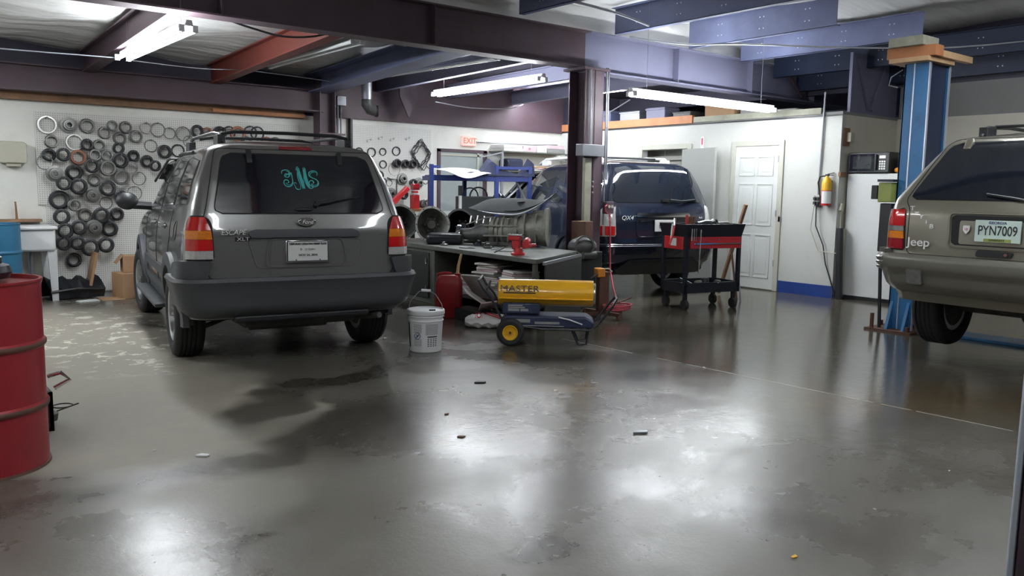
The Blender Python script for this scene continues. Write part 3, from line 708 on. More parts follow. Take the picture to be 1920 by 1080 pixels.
# ---- grey parked SUV with the teal monogram
def suv_grey():
    t = thing('parked_car', 'grey SUV with teal monogram decal on its rear window', 'car', (2.63, 5.78, 0), -9)
    B = Body([.39, .45, .60, .75, .90, 1.04, 1.16, 1.19, 1.40, 1.58, 1.64, 1.685, 1.712, 1.735],
             [.80, .83, .850, .855, .85, .835, .80, .795, .735, .66, .63, .57, .42, .22],
             [.16, .10, .085, .075, .07, .075, .105, .115, .19, .27, .30, .36, .50, .95],
             [4.20, 4.30, 4.34, 4.33, 4.26, 3.9, 3.25, 3.18, 2.78, 2.42, 2.30, 2.12, 1.85, 1.5], Rr=[.14, .13, .12, .12, .12, .12, .12, .12, .11, .11, .11, .12, .14, .15], smooth=2)
    body = B.mesh().build('body', 'car_grey', t, ang=32)
    ra, fa, zc = .93, 3.55, .345
    cut = MB()
    for yc in (ra, fa):
        for sg in (-1, 1): cut.cyl((sg*.50, yc, zc+.01), (sg*1.2, yc, zc+.01), .395, 48)
    bake_boolean(body, cut.build('cutter'))
    body['label'] = 'grey painted body shell'
    MB().box((-.66, 1.38, .26), (.66, 3.1, .40)).box((-.44, .25, .30), (.44, 4.1, .40)).build('underbody', 'cast_dark', t, bevel=.02)
    RW = [(-.645, 1.175), (.645, 1.175), (.545, 1.605), (-.545, 1.605)]
    B.panel('window_seal', 'dark_seam', t, round_poly([(-.655, 1.165), (.655, 1.165), (.555, 1.615), (-.555, 1.615)], .07), off=.002, nz=18)
    B.panel('rear_window', 'tint_glass', t, round_poly(RW, .06), off=.005, nz=24, nu=20)
    seam = MB()
    B.line(seam, round_poly([(-.70, .70), (.70, .70), (.735, 1.10), (.70, 1.20), (.60, 1.645), (-.60, 1.645), (-.70, 1.20), (-.735, 1.10)], .04), closed=True)
    for md in ('left', 'right'):
        for pts in ([(1.08, 1.17), (1.02, .95), (1.22, .62), (1.42, .42), (1.95, .42), (1.98, 1.14), (1.92, 1.60)], [(1.98, .42), (2.95, .42), (3.02, 1.10)]):
            B.line(seam, pts, md)
        B.line(seam, arc2(.72, 1.02, .075), md, closed=True)
    seam.build('panel_gaps', 'dark_seam', t)
    for md, sg in (('left', -1), ('right', 1)):
        for poly, nm in (([(.40, 1.21), (1.0, 1.20), (1.0, 1.585), (.52, 1.575)], 'quarter_window'), ([(1.12, 1.195), (1.86, 1.175), (1.86, 1.60), (1.12, 1.595)], 'rear_door_window'), ([(1.98, 1.175), (3.02, 1.15), (2.62, 1.42), (2.36, 1.585), (1.98, 1.60)], 'front_door_window')):
            cx = sum(p[0] for p in poly)/len(poly); cz = sum(p[1] for p in poly)/len(poly)
            big = [(cx+(p[0]-cx)*1.05, cz+(p[1]-cz)*1.07) for p in poly]
            B.panel('window_trim', 'black_plastic', t, round_poly(big, .03), md, off=.004, nz=10)
            B.panel(nm, 'side_glass', t, round_poly(poly, .03), md, off=.007, nz=12)
        b = MB(); B.line(b, [(1.05, 1.635), (1.9, 1.645), (2.4, 1.60), (2.75, 1.40)], md, r=.012, off=.012); b.build('rain_visor', 'black_plastic', t)
        b = MB(); B.line(b, [(1.05, 1.165), (3.0, 1.13)], md, r=.007, off=.006); b.build('belt_trim', 'chrome', t)
        for yy in (1.30, 2.12):
            b = MB(); p = B.side(yy, 1.03, sg, .03); q = B.side(yy+.16, 1.03, sg, .03); b.tube([B.side(yy-.02, 1.03, sg, 0), p, q, B.side(yy+.18, 1.03, sg, 0)], .012); b.build('door_handle', 'car_grey', t)
            b = MB(); b.ball(B.side(yy+.08, 1.03, sg, .002), .06, sc=(.08, 1.1, .5)); b.build('handle_cup', 'dark_seam', t)
        # cladding along the sills, flares, step
        B.panel('side_cladding', 'bumper_grey', t, round_poly([(1.40, .30), (3.10, .30), (3.10, .52), (1.40, .52)], .03), md, off=.02, thick=.04)
        B.panel('side_cladding', 'bumper_grey', t, round_poly([(1.45, .60), (3.05, .60), (3.05, .68), (1.45, .68)], .02), md, off=.012, thick=.03)
        for yc in (ra, fa): flare(B, t, yc, zc, .40, .50, sg, 'bumper_grey', off=.035)
        b = MB(); b.box((sg*.80, 1.42, .33), (sg*.93, 3.08, .365)); b.build('running_board', 'bumper_grey', t, bevel=.012)
        # mirror
        b = MB(); b.ball((sg*.985, 3.02, 1.20), .10, 16, 10, (1.05, .62, .88)); b.tube([(sg*.76, 3.05, 1.15), (sg*.93, 3.03, 1.16)], .04); b.build('side_mirror', 'black_plastic', t)
        # tail lamps
        tl = MB(); 
        def lens(z0, z1, a0, a1, b0, b1, m, nm='lens', off=.016):
            s_ = sg; P4 = [(s_*a0, z0), (s_*a1, z0), (s_*b1, z1), (s_*b0, z1)]
            return B.panel(nm, m, lamp, P4, off=off, thick=.03, nz=4, nu=10)
        lamp = B.panel('tail_lamp', 'dark_seam', t, round_poly([(sg*.655, .835), (sg*.865, .835), (sg*.865, 1.10), (sg*.83, 1.155), (sg*.70, 1.155), (sg*.665, 1.10)], .02), off=.008, thick=.03)
        lens(.845, .905, .665, .855, .665, .855, 'lens_clear'); lens(.907, .985, .665, .855, .668, .855, 'lens_red'); lens(.987, 1.05, .668, .855, .675, .855, 'lens_amber'); lens(1.052, 1.145, .675, .855, .71, .82, 'lens_red')
    # bumper and gate
    wrap_bumper(B, t, 'bumper_grey', .40, .705, 1.28, [(0, .0), (.12, .035), (.3, .055), (.55, .06), (.8, .075), (.92, .09), (1, .075)])
    for sg in (-1, 1):
        B.panel('bumper_corner', 'bumper_grey', t, round_poly([(sg*.715, .70), (sg*1.2, .70), (sg*1.12, .80), (sg*.90, .832), (sg*.67, .832)], .02), off=.05, thick=.09)
    b = MB(); b.box((-.52, .12, .36), (.52, .30, .42)); b.build('bumper_valance', 'black_plastic', t, bevel=.02)
    B.panel('tailgate_handle', 'bumper_grey', t, round_poly([(-.40, .995), (.42, .995), (.42, 1.025), (.38, 1.055), (-.38, 1.055), (-.42, 1.03)], .015), off=.028, thick=.05, nz=6, nu=24)
    b = MB(); rec = round_poly([(-.30, .775), (.32, .775), (.29, .985), (-.27, .985)], .05)
    B.line(b, rec, r=.009, off=.003, closed=True); B.line(b, round_poly([(-.36, .77), (.40, .77), (.44, .98), (-.42, .98)], .04), r=.006, off=.001, closed=True); b.build('plate_recess', 'car_grey', t)
    B.panel('plate_recess', 'car_grey', t, round_poly([(-.265, .80), (.285, .80), (.265, .975), (-.25, .975)], .03), off=.004)
    # licence plate
    pl = MB(); py = .045; pl.box((-.155, py, .805), (.175, py+.012, .975)); pl = pl.build('licence_plate', 'chrome', t, bevel=.008)
    MB().box((-.14, py-.002, .818), (.16, py+.006, .962)).build('plate_face', 'plate_white', pl, bevel=.003)
    lettering('TEMPORARY OPERATING PERMIT PLATE', .0215, frame((.01, py-.004, .945), (1, 0, 0), (0, 0, 1)), 'ink', pl, sx=.73, bold=.0006)
    lettering('B   2126461', .024, frame((.01, py-.004, .905), (1, 0, 0), (0, 0, 1)), 'ink_grey', pl)
    lettering('NOV 24, 2016', .024, frame((.01, py-.004, .862), (1, 0, 0), (0, 0, 1)), 'ink', pl)
    pb = MB()
    for x in (-.08, .1): pb.cyl((x, py-.004, .826), (x, py, .826), .005, 8)
    pb.build_each('screw', 'ink', pl)
    # emblem, badges
    T = Matrix.Translation((.01, .067, 1.108)) @ Matrix.Rotation(R(96), 4, 'X') @ Matrix.Diagonal((1, .46, 1, 1))
    em = MB().lathe([(0, .012), (.060, .012), (.068, .008), (.07, 0)], 32, T).build('emblem', 'chrome', t)
    MB().lathe([(0, .0135), (.055, .0135), (.056, .011)], 32, T).build('emblem_field', 'ring_grey', em)
    lettering('Ford', .042, frame((.01, .050, 1.108), (1, 0, 0), (0, .1, 1)), 'silver_badge', em, shear=.35)
    lettering('ESCAPE', .052, frame((-.525, .066, 1.035), (1, .0, 0), (0, .03, 1)), 'silver_badge', t, name='badge', shear=.25, sx=1.0)
    bk = MB().cbox((-.455, .082, .985), (.115, .006, .032), rz=-3).build('badge', 'ink', t)
    lettering('XLT', .036, frame((-.455, .076, .985), (1, .04, 0), (0, 0, 1)), 'silver_badge', bk, sx=1.4)
    # wiper, latch, hinges, brake lamp
    def rp(x, z, off): return B.pt(x, z, off)
    b = MB(); b.tube([rp(.10, 1.245, .03), rp(.20, 1.262, .035), rp(.40, 1.295, .02)], [.013, .011, .007]); b.tube([rp(.13, 1.238, .012), rp(.30, 1.265, .012), rp(.46, 1.30, .012)], .005); b.cyl(rp(.10, 1.245, 0), rp(.10, 1.245, .045), .018, 16)
    b.build('wiper', 'black_plastic', t)
    b = MB(); b.ball(rp(.0, 1.20, .008), .07, 18, 8, (1, .25, .23)); b.build('window_latch', 'black_plastic', t)
    for x in (-.36, .33):
        b = MB(); b.box((-.02, -.012, -.07), (.02, .012, .05), Matrix.Translation(rp(x, 1.60, .006)) @ Matrix.Rotation(R(-24), 4, 'X')); b.build('window_hinge', 'black_plastic', t, bevel=.008)
    B.panel('high_brake_lamp', 'lens_dark_red', t, round_poly([(-.13, 1.650), (.13, 1.650), (.12, 1.682), (-.12, 1.682)], .01), off=.006)
    # roof rack
    for sg in (-1, 1):
        x = sg*.50; b = MB(); b.tube([(x, .55, 1.70), (x, .66, 1.765), (x, .9, 1.785), (x*.98, 2.0, 1.79), (x*.98, 2.25, 1.74)], .016)
        for yy in (.66, 2.1): b.box((x-.03, yy-.09, 1.66), (x+.03, yy+.09, 1.76))
        b.build('roof_rail', 'black_plastic', t, bevel=.006)
    for yy in (.60, 1.6):
        MB().tube([(-.50, yy, 1.765), (-.40, yy, 1.785), (0, yy, 1.79), (.40, yy, 1.785), (.50, yy, 1.765)], .014).build('rack_crossbar', 'black_plastic', t)
    # running gear under the body
    b = MB(); b.tube([(-.6, ra, .30), (.6, ra, .30)], .035); b.tube([(.1, 1.3, .28), (.55, .95, .27)], .03); b.cyl((-.35, .45, .34), (.25, .45, .34), .09, 20); b.tube([(.3, .4, .33), (.55, .3, .33), (.60, .12, .36)], .025); b.tube([(-.7, .8, .22), (-.1, 1.4, .3)], .02)
    b.build('exhaust', 'cast_dark', t)
    for sg in (-1, 1):
        wheel(t, (sg*.755, ra, zc), zc, .225, sg, 5, double=True); wheel(t, (sg*.755, fa, zc), zc, .225, sg, 5, steer=4, double=True)
    # monogram: ribbon strokes on the glass
    mo = MB()
    def stroke(pts, r):
        o = []; k = len(pts); r_ = r if isinstance(r, list) else [r]*k
        V_ = [Vector((*p, 0)) for p in pts]; rad = []
        for i in range(k-1):
            p0, p1, p2, p3 = V_[max(i-1, 0)], V_[i], V_[i+1], V_[min(i+2, k-1)]
            for j in range(6):
                s_ = j/6; q = .5*((2*p1)+(-p0+p2)*s_+(2*p0-5*p1+4*p2-p3)*s_*s_+(-p0+3*p1-3*p2+p3)*s_**3); o.append(q); rad.append(r_[i]*(1-s_)+r_[i+1]*s_)
        o.append(V_[-1]); rad.append(r_[-1])
        L_, R__ = [], []
        for i, q in enumerate(o):
            d = (o[min(i+1, len(o)-1)]-o[max(i-1, 0)]).normalized(); n_ = Vector((-d.y, d.x, 0))*rad[i]
            L_.append(rp(mx+(q.x+n_.x), mz+(q.y+n_.y), .0075)); R__.append(rp(mx+(q.x-n_.x), mz+(q.y-n_.y), .0075))
        mo.grid([L_, R__])
    mx, mz = .005, 1.435; f = .004; th = .0022
    # M
    stroke([(-.052, -.055), (-.040, -.082), (-.012, -.080), (-.010, -.050), (-.022, 0), (-.020, .05), (-.012, .080), (-.022, .084), (-.030, .06)], [th, f, th, th, f, f, th, th, th])
    for k in (-.008, 0, .008): stroke([(-.016+k, .078), (-.006+k, .02), (.008+k, -.045), (.014+k, -.080)], [th, .0045, .0045, th])
    stroke([(.014, -.080), (.020, -.02), (.026, .04), (.034, .085)], [th, th, th, th])
    for k in (-.007, .001, .009): stroke([(.032+k, .080), (.034+k, .02), (.044+k, -.045), (.062+k*.3, -.078)], [th, .0045, .0045, th])
    stroke([(.062, -.078), (.082, -.072), (.084, -.052), (.072, -.048)], [th, f, th, th])
    stroke([(-.052, -.055), (-.058, -.04), (-.046, -.034), (-.038, -.044)], th)
    # side letters, curled
    for sg, mx0 in ((1, .095), (-1, -.095)):
        ox = mx0
        S = [(.030, .020), (.036, .040), (.022, .055), (-.005, .056), (-.028, .042), (-.028, .018), (-.006, .004), (.024, -.010), (.036, -.032), (.026, -.055), (-.004, -.064), (-.032, -.050), (-.034, -.026), (-.014, -.016), (0, -.028), (-.008, -.040)]
        if sg == -1: S = [(-.045, .03), (-.04, .052), (-.012, .060), (.012, .050), (.004, .030), (-.016, .030), (-.024, .012), (0, .006), (.024, .04), (.030, .0), (.030, -.035), (.014, -.060), (-.016, -.064), (-.036, -.044), (-.030, -.018), (-.008, -.016), (0, -.032), (-.012, -.040)]
        stroke([(ox+a, b_) for a, b_ in S], [th]+[f*.9]*(len(S)-2)+[th])
        stroke([(ox+a*.80+.004, b_*.82) for a, b_ in S[2:-4]], th)
    mo.build('monogram_decal', 'teal', t, smooth=False, label='teal three-letter vine monogram')
    return t
def arc2(y, z, r, n=20): return [(y+r*math.cos(2*PI*i/n), z+r*math.sin(2*PI*i/n)) for i in range(n)]
suv_grey()

# ---- black SUV behind the column
def suv_black():
    t = thing('parked_car', 'black SUV with chrome plate bar behind the tool cart', 'car', (8.16, 7.12, 0), -12)
    B = Body([.30, .45, .60, .75, .90, 1.05, 1.18, 1.24, 1.45, 1.62, 1.69, 1.74, 1.765, 1.785],
             [.82, .86, .88, .885, .875, .86, .84, .825, .76, .68, .64, .57, .44, .22],
             [.20, .12, .09, .08, .08, .085, .11, .13, .20, .27, .31, .38, .52, .95],
             [3.78, 3.84, 3.86, 3.86, 3.82, 3.7, 3.25, 3.15, 2.82, 2.53, 2.42, 2.25, 2.0, 1.6], Rr=.17, bow=.06)
    body = B.mesh().build('body', 'car_black', t, ang=32); ra, fa, zc = .95, 3.25, .36
    cut = MB()
    for yc in (ra, fa):
        for sg in (-1, 1): cut.cyl((sg*.50, yc, zc+.01), (sg*1.2, yc, zc+.01), .42, 48)
    bake_boolean(body, cut.build('cutter'))
    B.panel('rear_window', 'tint_glass', t, round_poly([(-.72, 1.23), (.72, 1.23), (.69, 1.40), (.56, 1.70), (-.58, 1.70), (-.70, 1.40)], .06), off=.006, nz=22, nu=20)
    seam = MB(); B.line(seam, round_poly([(-.66, .66), (.66, .66), (.76, .85), (.78, 1.2), (.62, 1.735), (-.62, 1.735), (-.78, 1.2), (-.76, .85)], .06), closed=True); seam.build('panel_gaps', 'dark_seam', t)
    for md, sg in (('left', -1), ('right', 1)):
        for poly, nm in (([(.35, 1.25), (1.15, 1.25), (1.15, 1.64), (.50, 1.63), (.38, 1.5)], 'quarter_window'), ([(1.30, 1.22), (1.62, 1.22), (1.62, 1.65), (1.45, 1.66)], 'vent_window'), ([(1.66, 1.22), (2.25, 1.22), (2.15, 1.65), (1.66, 1.66)], 'rear_door_window'), ([(2.36, 1.20), (3.2, 1.19), (2.62, 1.62), (2.30, 1.65)], 'front_door_window')):
            cx = sum(p[0] for p in poly)/len(poly); cz = sum(p[1] for p in poly)/len(poly)
            B.panel('window_trim', 'chrome', t, round_poly([(cx+(p[0]-cx)*1.05, cz+(p[1]-cz)*1.05) for p in poly], .05), md, off=.004, nz=10)
            B.panel(nm, 'side_glass', t, round_poly(poly, .05), md, off=.007, nz=12)
        for yc in (ra, fa): flare(B, t, yc, zc, .42, .50, sg, 'car_black', off=.02)
        wheel(t, (sg*.77, ra, zc), zc, .25, sg, 6); wheel(t, (sg*.77, fa, zc), zc, .25, sg, 6)
        lamp = B.panel('tail_lamp', 'lens_clear', t, round_poly([(sg*.70, .80), (sg*1.02, .80), (sg*1.00, 1.0), (sg*.86, 1.17), (sg*.72, 1.20)], [.02, .03, .05, .05, .02]), off=.012, thick=.03)
        B.panel('lens', 'lens_red', lamp, [(sg*.72, .815), (sg*.84, .815), (sg*.84, .93), (sg*.72, .93)], off=.018, thick=.02, nz=4); B.panel('lens', 'lens_red', lamp, [(sg*.87, .815), (sg*.985, .815), (sg*.975, .93), (sg*.87, .93)], off=.018, thick=.02, nz=4)
        b = MB(); x = sg*.52; b.tube([(x, .7, 1.74), (x, .8, 1.81), (x, 1.2, 1.83), (x, 2.3, 1.82), (x, 2.5, 1.76)], .022)
        b.box((x-.03, .72, 1.72), (x+.03, .88, 1.80)); b.box((x-.03, 2.2, 1.72), (x+.03, 2.4, 1.80)); b.build('roof_rail', 'silver_badge', t, bevel=.008)
    for yy in (1.0, 1.9): MB().tube([(-.52, yy, 1.82), (.52, yy, 1.82)], .014).build('rack_crossbar', 'black_plastic', t)
    wrap_bumper(B, t, 'car_black', .42, .70, 1.38, [(0, .0), (.15, .04), (.5, .06), (.85, .075), (.95, .085), (1, .06)])
    b = MB(); B.line(b, [(-1.1, .705), (-.6, .70), (0, .695), (.6, .70), (1.1, .705)], r=.006, off=.07); b.build('bumper_trim', 'chrome', t)
    B.panel('bumper_valance', 'black_plastic', t, round_poly([(-.62, .305), (.62, .305), (.70, .36), (.50, .50), (-.50, .50), (-.70, .36)], .03), off=.075, thick=.1)
    b = MB(); B.line(b, round_poly([(-.40, .79), (.40, .79), (.40, 1.06), (-.40, 1.06)], .05), r=.008, off=.004, closed=True); b.build('plate_recess', 'car_black', t)
    B.panel('chrome_bar', 'chrome', t, round_poly([(-.42, 1.045), (.42, 1.045), (.41, 1.10), (-.41, 1.10)], .02), off=.035, thick=.05, nz=6, nu=20)
    pl = MB().box((-.15, .045, .86), (.15, .06, 1.01)).build('licence_plate', 'plate_white', t, bevel=.004); lettering('0414', .09, frame((0, .042, .93), (1, 0, 0), (0, 0, 1)), 'ink', pl)
    lettering('QX4', .075, frame((-.56, .075, 1.035), (1, -.05, 0), (0, .05, 1)), 'silver_badge', t, name='badge', shear=.25, sx=1.15)
    lettering('4x4', .04, frame((.62, .10, 1.035), (1, .1, 0), (0, .05, 1)), 'silver_badge', t, name='badge')
    b = MB(); b.tube([B.pt(.12, 1.265, .03), B.pt(.3, 1.25, .04), B.pt(.55, 1.27, .02)], .012); b.box((-.05, 0, 0), (.05, .04, .035), Matrix.Translation(B.pt(.05, 1.24, .03))); b.build('wiper', 'black_plastic', t)
    b = MB(); b.tube([(-.6, ra, .33), (.6, ra, .33)], .04); b.cyl((-.4, .5, .38), (.2, .5, .38), .09, 18); b.tube([(.3, .5, .36), (.45, .2, .33)], .03); b.build('exhaust', 'cast_dark', t)
    for sg in (-1, 1):
        b = MB(); b.ball((sg*1.0, 2.95, 1.22), .10, 14, 8, (1.1, .6, .9)); b.tube([(sg*.80, 2.97, 1.18), (sg*.93, 2.96, 1.2)], .025); b.build('side_mirror', 'car_black', t)
suv_black()

# ---- taupe SUV on the lift
def suv_taupe():
    t = thing('parked_car', 'taupe grey SUV raised slightly on the blue lift', 'car', (6.40, 2.51, .22), -90)
    B = Body([.32, .45, .60, .75, .90, 1.02, 1.10, 1.14, 1.35, 1.52, 1.57, 1.61, 1.64, 1.665],
             [.80, .83, .855, .86, .86, .85, .84, .83, .725, .625, .60, .54, .42, .22],
             [.18, .10, .06, .05, .05, .055, .075, .10, .24, .36, .41, .48, .62, 1.0],
             [4.3, 4.38, 4.4, 4.38, 4.25, 3.7, 3.3, 3.2, 2.8, 2.5, 2.4, 2.2, 2.0, 1.6], Rr=.10, bow=.05)
    body = B.mesh().build('body', 'car_taupe', t, ang=32); ra, fa, zc = .95, 3.62, .24
    cut = MB()
    for yc in (ra, fa):
        for sg in (-1, 1): cut.cyl((sg*.50, yc, .37), (sg*1.2, yc, .37), .40, 48)
    bake_boolean(body, cut.build('cutter'))
    B.panel('window_seal', 'dark_seam', t, round_poly([(-.705, 1.12), (.705, 1.12), (.525, 1.575), (-.525, 1.575)], .07), off=.002, nz=18)
    B.panel('rear_window', 'tint_glass', t, round_poly([(-.695, 1.13), (.695, 1.13), (.515, 1.565), (-.515, 1.565)], .06), off=.006, nz=24, nu=20)
    seam = MB(); B.line(seam, round_poly([(-.67, .70), (.67, .70), (.67, 1.05), (.72, 1.12), (.56, 1.60), (-.56, 1.60), (-.72, 1.12), (-.67, 1.05)], .04), closed=True); seam.build('panel_gaps', 'dark_seam', t)
    for md, sg in (('left', -1), ('right', 1)):
        for poly, nm in (([(.40, 1.15), (1.15, 1.15), (1.15, 1.52), (.62, 1.50)], 'quarter_window'), ([(1.25, 1.15), (2.05, 1.15), (2.05, 1.54), (1.25, 1.54)], 'rear_door_window'), ([(2.15, 1.15), (3.1, 1.14), (2.5, 1.52), (2.15, 1.54)], 'front_door_window')):
            B.panel(nm, 'side_glass', t, round_poly(poly, .04), md, off=.006, nz=12)
        for yc in (ra, fa): flare(B, t, yc, .36, .40, .47, sg, 'car_taupe', off=.02)
        wheel(t, (sg*.74, ra, zc), .36, .24, sg, 5); wheel(t, (sg*.74, fa, zc), .36, .24, sg, 5)
        lamp = B.panel('tail_lamp', 'dark_seam', t, round_poly([(sg*.685, .725), (sg*.93, .725), (sg*.92, 1.05), (sg*.70, 1.06)], .02), off=.006, thick=.03)
        for z0, z1, m in ((.735, .815, 'lens_dark_red'), (.817, .875, 'lens_amber'), (.877, .915, 'ring_grey'), (.917, 1.045, 'lens_red')): B.panel('lens', m, lamp, [(sg*.697, z0), (sg*.92, z0), (sg*.915, z1), (sg*.703, z1)], off=.014, thick=.02, nz=4)
        b = MB(); x = sg*.46; b.tube([(x, .75, 1.63), (x, .86, 1.71), (x, 1.3, 1.73), (x, 2.3, 1.72), (x, 2.5, 1.65)], .016); b.box((x-.035, .78, 1.60), (x+.035, .95, 1.71)); b.build('roof_rail', 'black_plastic', t, bevel=.01)
        b = MB(); b.box((-.03, -.014, -.05), (.03, .014, .05), Matrix.Translation(B.pt(sg*.40, 1.555, .012)) @ Matrix.Rotation(R(-35), 4, 'X')); b.build('window_hinge', 'car_taupe', t, bevel=.01)
        B.panel('side_cladding', 'bumper_taupe', t, round_poly([(1.42, .36), (3.15, .36), (3.15, .56), (1.42, .56)], .03), md, off=.02, thick=.04)
    for yy in (1.0, 1.9): MB().tube([(-.46, yy, 1.725), (.46, yy, 1.725)], .012).build('rack_crossbar', 'black_plastic', t)
    wrap_bumper(B, t, 'bumper_taupe', .40, .70, 1.30, [(0, .02), (.15, .05), (.5, .06), (.62, .085), (.9, .09), (1, .07)])
    for sg in (-1, 1):
        b = MB()
        for k in range(3): B.line(b, [(sg*.80, .585+k*.037), (sg*1.22, .585+k*.037)], r=.016, off=.085)
        b.build('bumper_rib', 'bumper_taupe', t)
        B.panel('bumper_reflector', 'ring_grey', t, round_poly([(sg*.50, .47), (sg*.62, .47), (sg*.62, .585), (sg*.50, .585)], .01), off=.092, thick=.05)
        B.panel('bumper_corner', 'bumper_taupe', t, round_poly([(sg*.80, .69), (sg*1.15, .69), (sg*1.1, .735), (sg*.80, .735)], .01), off=.07, thick=.08)
    b = MB(); B.line(b, round_poly([(-.34, .775), (.34, .775), (.35, 1.03), (-.35, 1.03)], .04), r=.010, off=.006, closed=True); b.build('plate_recess', 'car_taupe', t)
    B.panel('plate_recess', 'dark_seam', t, round_poly([(-.325, .79), (.325, .79), (.335, 1.015), (-.335, 1.015)], .03), off=.003)
    B.panel('plate_recess', 'car_taupe', t, round_poly([(-.27, .80), (.30, .80), (.30, .975), (-.27, .975)], .01), off=.005)
    y0 = .022
    pl = MB().box((-.15, y0, .825), (.16, y0+.012, .985)).build('licence_plate', 'plate_green', t, bevel=.004)
    lettering('PYN7009', .098, frame((.005, y0-.003, .908), (1, 0, 0), (0, 0, 1)), 'ink', pl, sx=.70, bold=.0005)
    lettering('GEORGIA', .028, frame((.005, y0-.003, .967), (1, 0, 0), (0, 0, 1)), 'rack_blue', pl)
    MB().box((-.085, y0-.002, .83), (.10, y0+.002, .852)).build('plate_band', 'lime', pl); lettering('GWINNETT', .020, frame((.005, y0-.004, .841), (1, 0, 0), (0, 0, 1)), 'ink', pl)
    b = MB(); b.prism(round_poly([(-.235, .905), (-.212, .875), (-.189, .905), (-.189, .94), (-.235, .94)], .008), 'y', y0+.005, y0+.015); sh = b.build('sticker', 'plate_white', t); lettering('10', .026, frame((-.212, y0+.002, .912), (1, 0, 0), (0, 0, 1)), 'paper_print', sh)
    lettering('Jeep', .092, frame((-.56, .034, .795), (1, -.06, 0), (0, 0, 1)), 'silver_badge', t, name='badge', bold=.0008, sx=1.15)
    for i, ch in enumerate('TwYiB'):
        lettering(ch, [.045, .034, .04, .04, .045][i], frame((-.63+i*.036+[0, 0, 0, .005, .01][i], .048, 1.055-i*.032-[0, -.002, 0, .005, .006][i]), (1, -.04, 0), (0, .03, 1)), 'silver_badge', t, name='badge', bold=.0006, sx=1.3)
    B.panel('tailgate_latch', 'black_plastic', t, round_poly([(-.14, .715), (.10, .715), (.12, .76), (-.13, .765)], .02), off=.02)
    b = MB(); b.cyl(B.pt(.07, .74, .015), B.pt(.07, .74, .03), .012, 14); b.build('lock_cylinder', 'chrome', t)
    b = MB(); b.tube([B.pt(.22, 1.115, .02), B.pt(.10, 1.14, .03), B.pt(-.12, 1.17, .02)], .010); b.cyl(B.pt(.22, 1.11, 0), B.pt(.22, 1.11, .05), .02, 14); b.build('wiper', 'black_plastic', t)
    b = MB(); b.tube([(-.6, ra, .22), (.6, ra, .22)], .04); b.ball((.0, ra, .22), .12); b.cyl((-.1, .45, .36), (.5, .45, .36), .09, 18); b.box((-.5, .3, .38), (-.42, 3.6, .46)); b.box((.42, .3, .38), (.5, 3.6, .46)); b.build('axle', 'cast_dark', t)
    for sg in (-1, 1):
        b = MB(); b.ball((sg*.99, 2.9, 1.16), .09, 14, 8, (1.1, .6, .9)); b.tube([(sg*.80, 2.92, 1.12), (sg*.92, 2.91, 1.14)], .025); b.build('side_mirror', 'black_plastic', t)
suv_taupe()
# ------------------------------------------------------------------ pegboards and the rings hung on them
pb = MB(); pb.prism([(1.72, 2.21), (1.72, 1.10), (1.80, 1.10), (1.80, .02), (5.05, .02), (5.05, 2.24)], 'y', YF-.02, YF-.005)
tag(pb.build('pegboard', 'pegboard', smooth=False), 'large white pegboard covered in gear rings behind the grey parked car', 'pegboard')
tag(MB().box((5.90, YF-.02, .4), (7.30, YF-.005, 2.30)).build('pegboard', 'pegboard', smooth=False), 'smaller white pegboard with rings and gaskets near the glazed doorway', 'pegboard')
KIND = {   # material, inner/outer ratio, depth in m, words
 'R': ('ring_bright', .78, .035, 'bright wide steel ring'), 'G': ('ring_grey', .66, .06, 'grey steel drum'), 'D': ('ring_dark', .62, .09, 'dark deep steel drum'),
 'T': ('ring_grey', .88, .012, 'thin grey steel ring'), 'K': ('ring_dark', .80, .02, 'thin black seal ring'), 'H': ('ring_grey', .30, .08, 'grey hub disc'), 'O': ('ring_rusty', .66, .04, 'rusty ring'), 'W': ('ring_dark', .965, .006, 'very thin wire hoop')}
def ring_mesh(kind, r, tilt):
    m, q, dep, _ = KIND[kind]; b = MB()
    T = Matrix.Rotation(R(90+tilt), 4, 'X'); ri = r*q
    if kind == 'D':
        prof = [(ri, 0), (r*.86, 0), (r*.90, dep*.35), (r, dep*.4), (r, dep*.62), (r*.84, dep*.68), (r*.80, dep), (ri*1.05, dep), (ri, dep*.9)]
    elif kind == 'G':
        prof = [(ri, 0), (r, 0), (r, dep*.35), (r*.90, dep*.45), (r*.88, dep), (ri*1.08, dep), (ri, dep*.8)]
    elif kind == 'H':
        prof = [(ri, 0), (r, 0), (r, dep*.3), (r*.72, dep*.35), (r*.66, dep*.8), (r*.45, dep*.82), (r*.42, dep*1.05), (ri, dep*1.05)]
    else:
        prof = [(ri, 0), (r, 0), (r, dep*.8), (r*.97, dep), (ri*1.03, dep), (ri, dep*.8)]
    b.lathe(prof, 28, T, closed=True)
    if kind in 'GDT':
        for i in range(20):
            a = 2*PI*i/20; rr = r*(.93 if kind != 'T' else .98); c = Vector((rr*math.cos(a), rr*math.sin(a), dep*.42 if kind != 'T' else dep*.5)); b.ball(T @ c, r*.06, 5, 3)
    return b, m
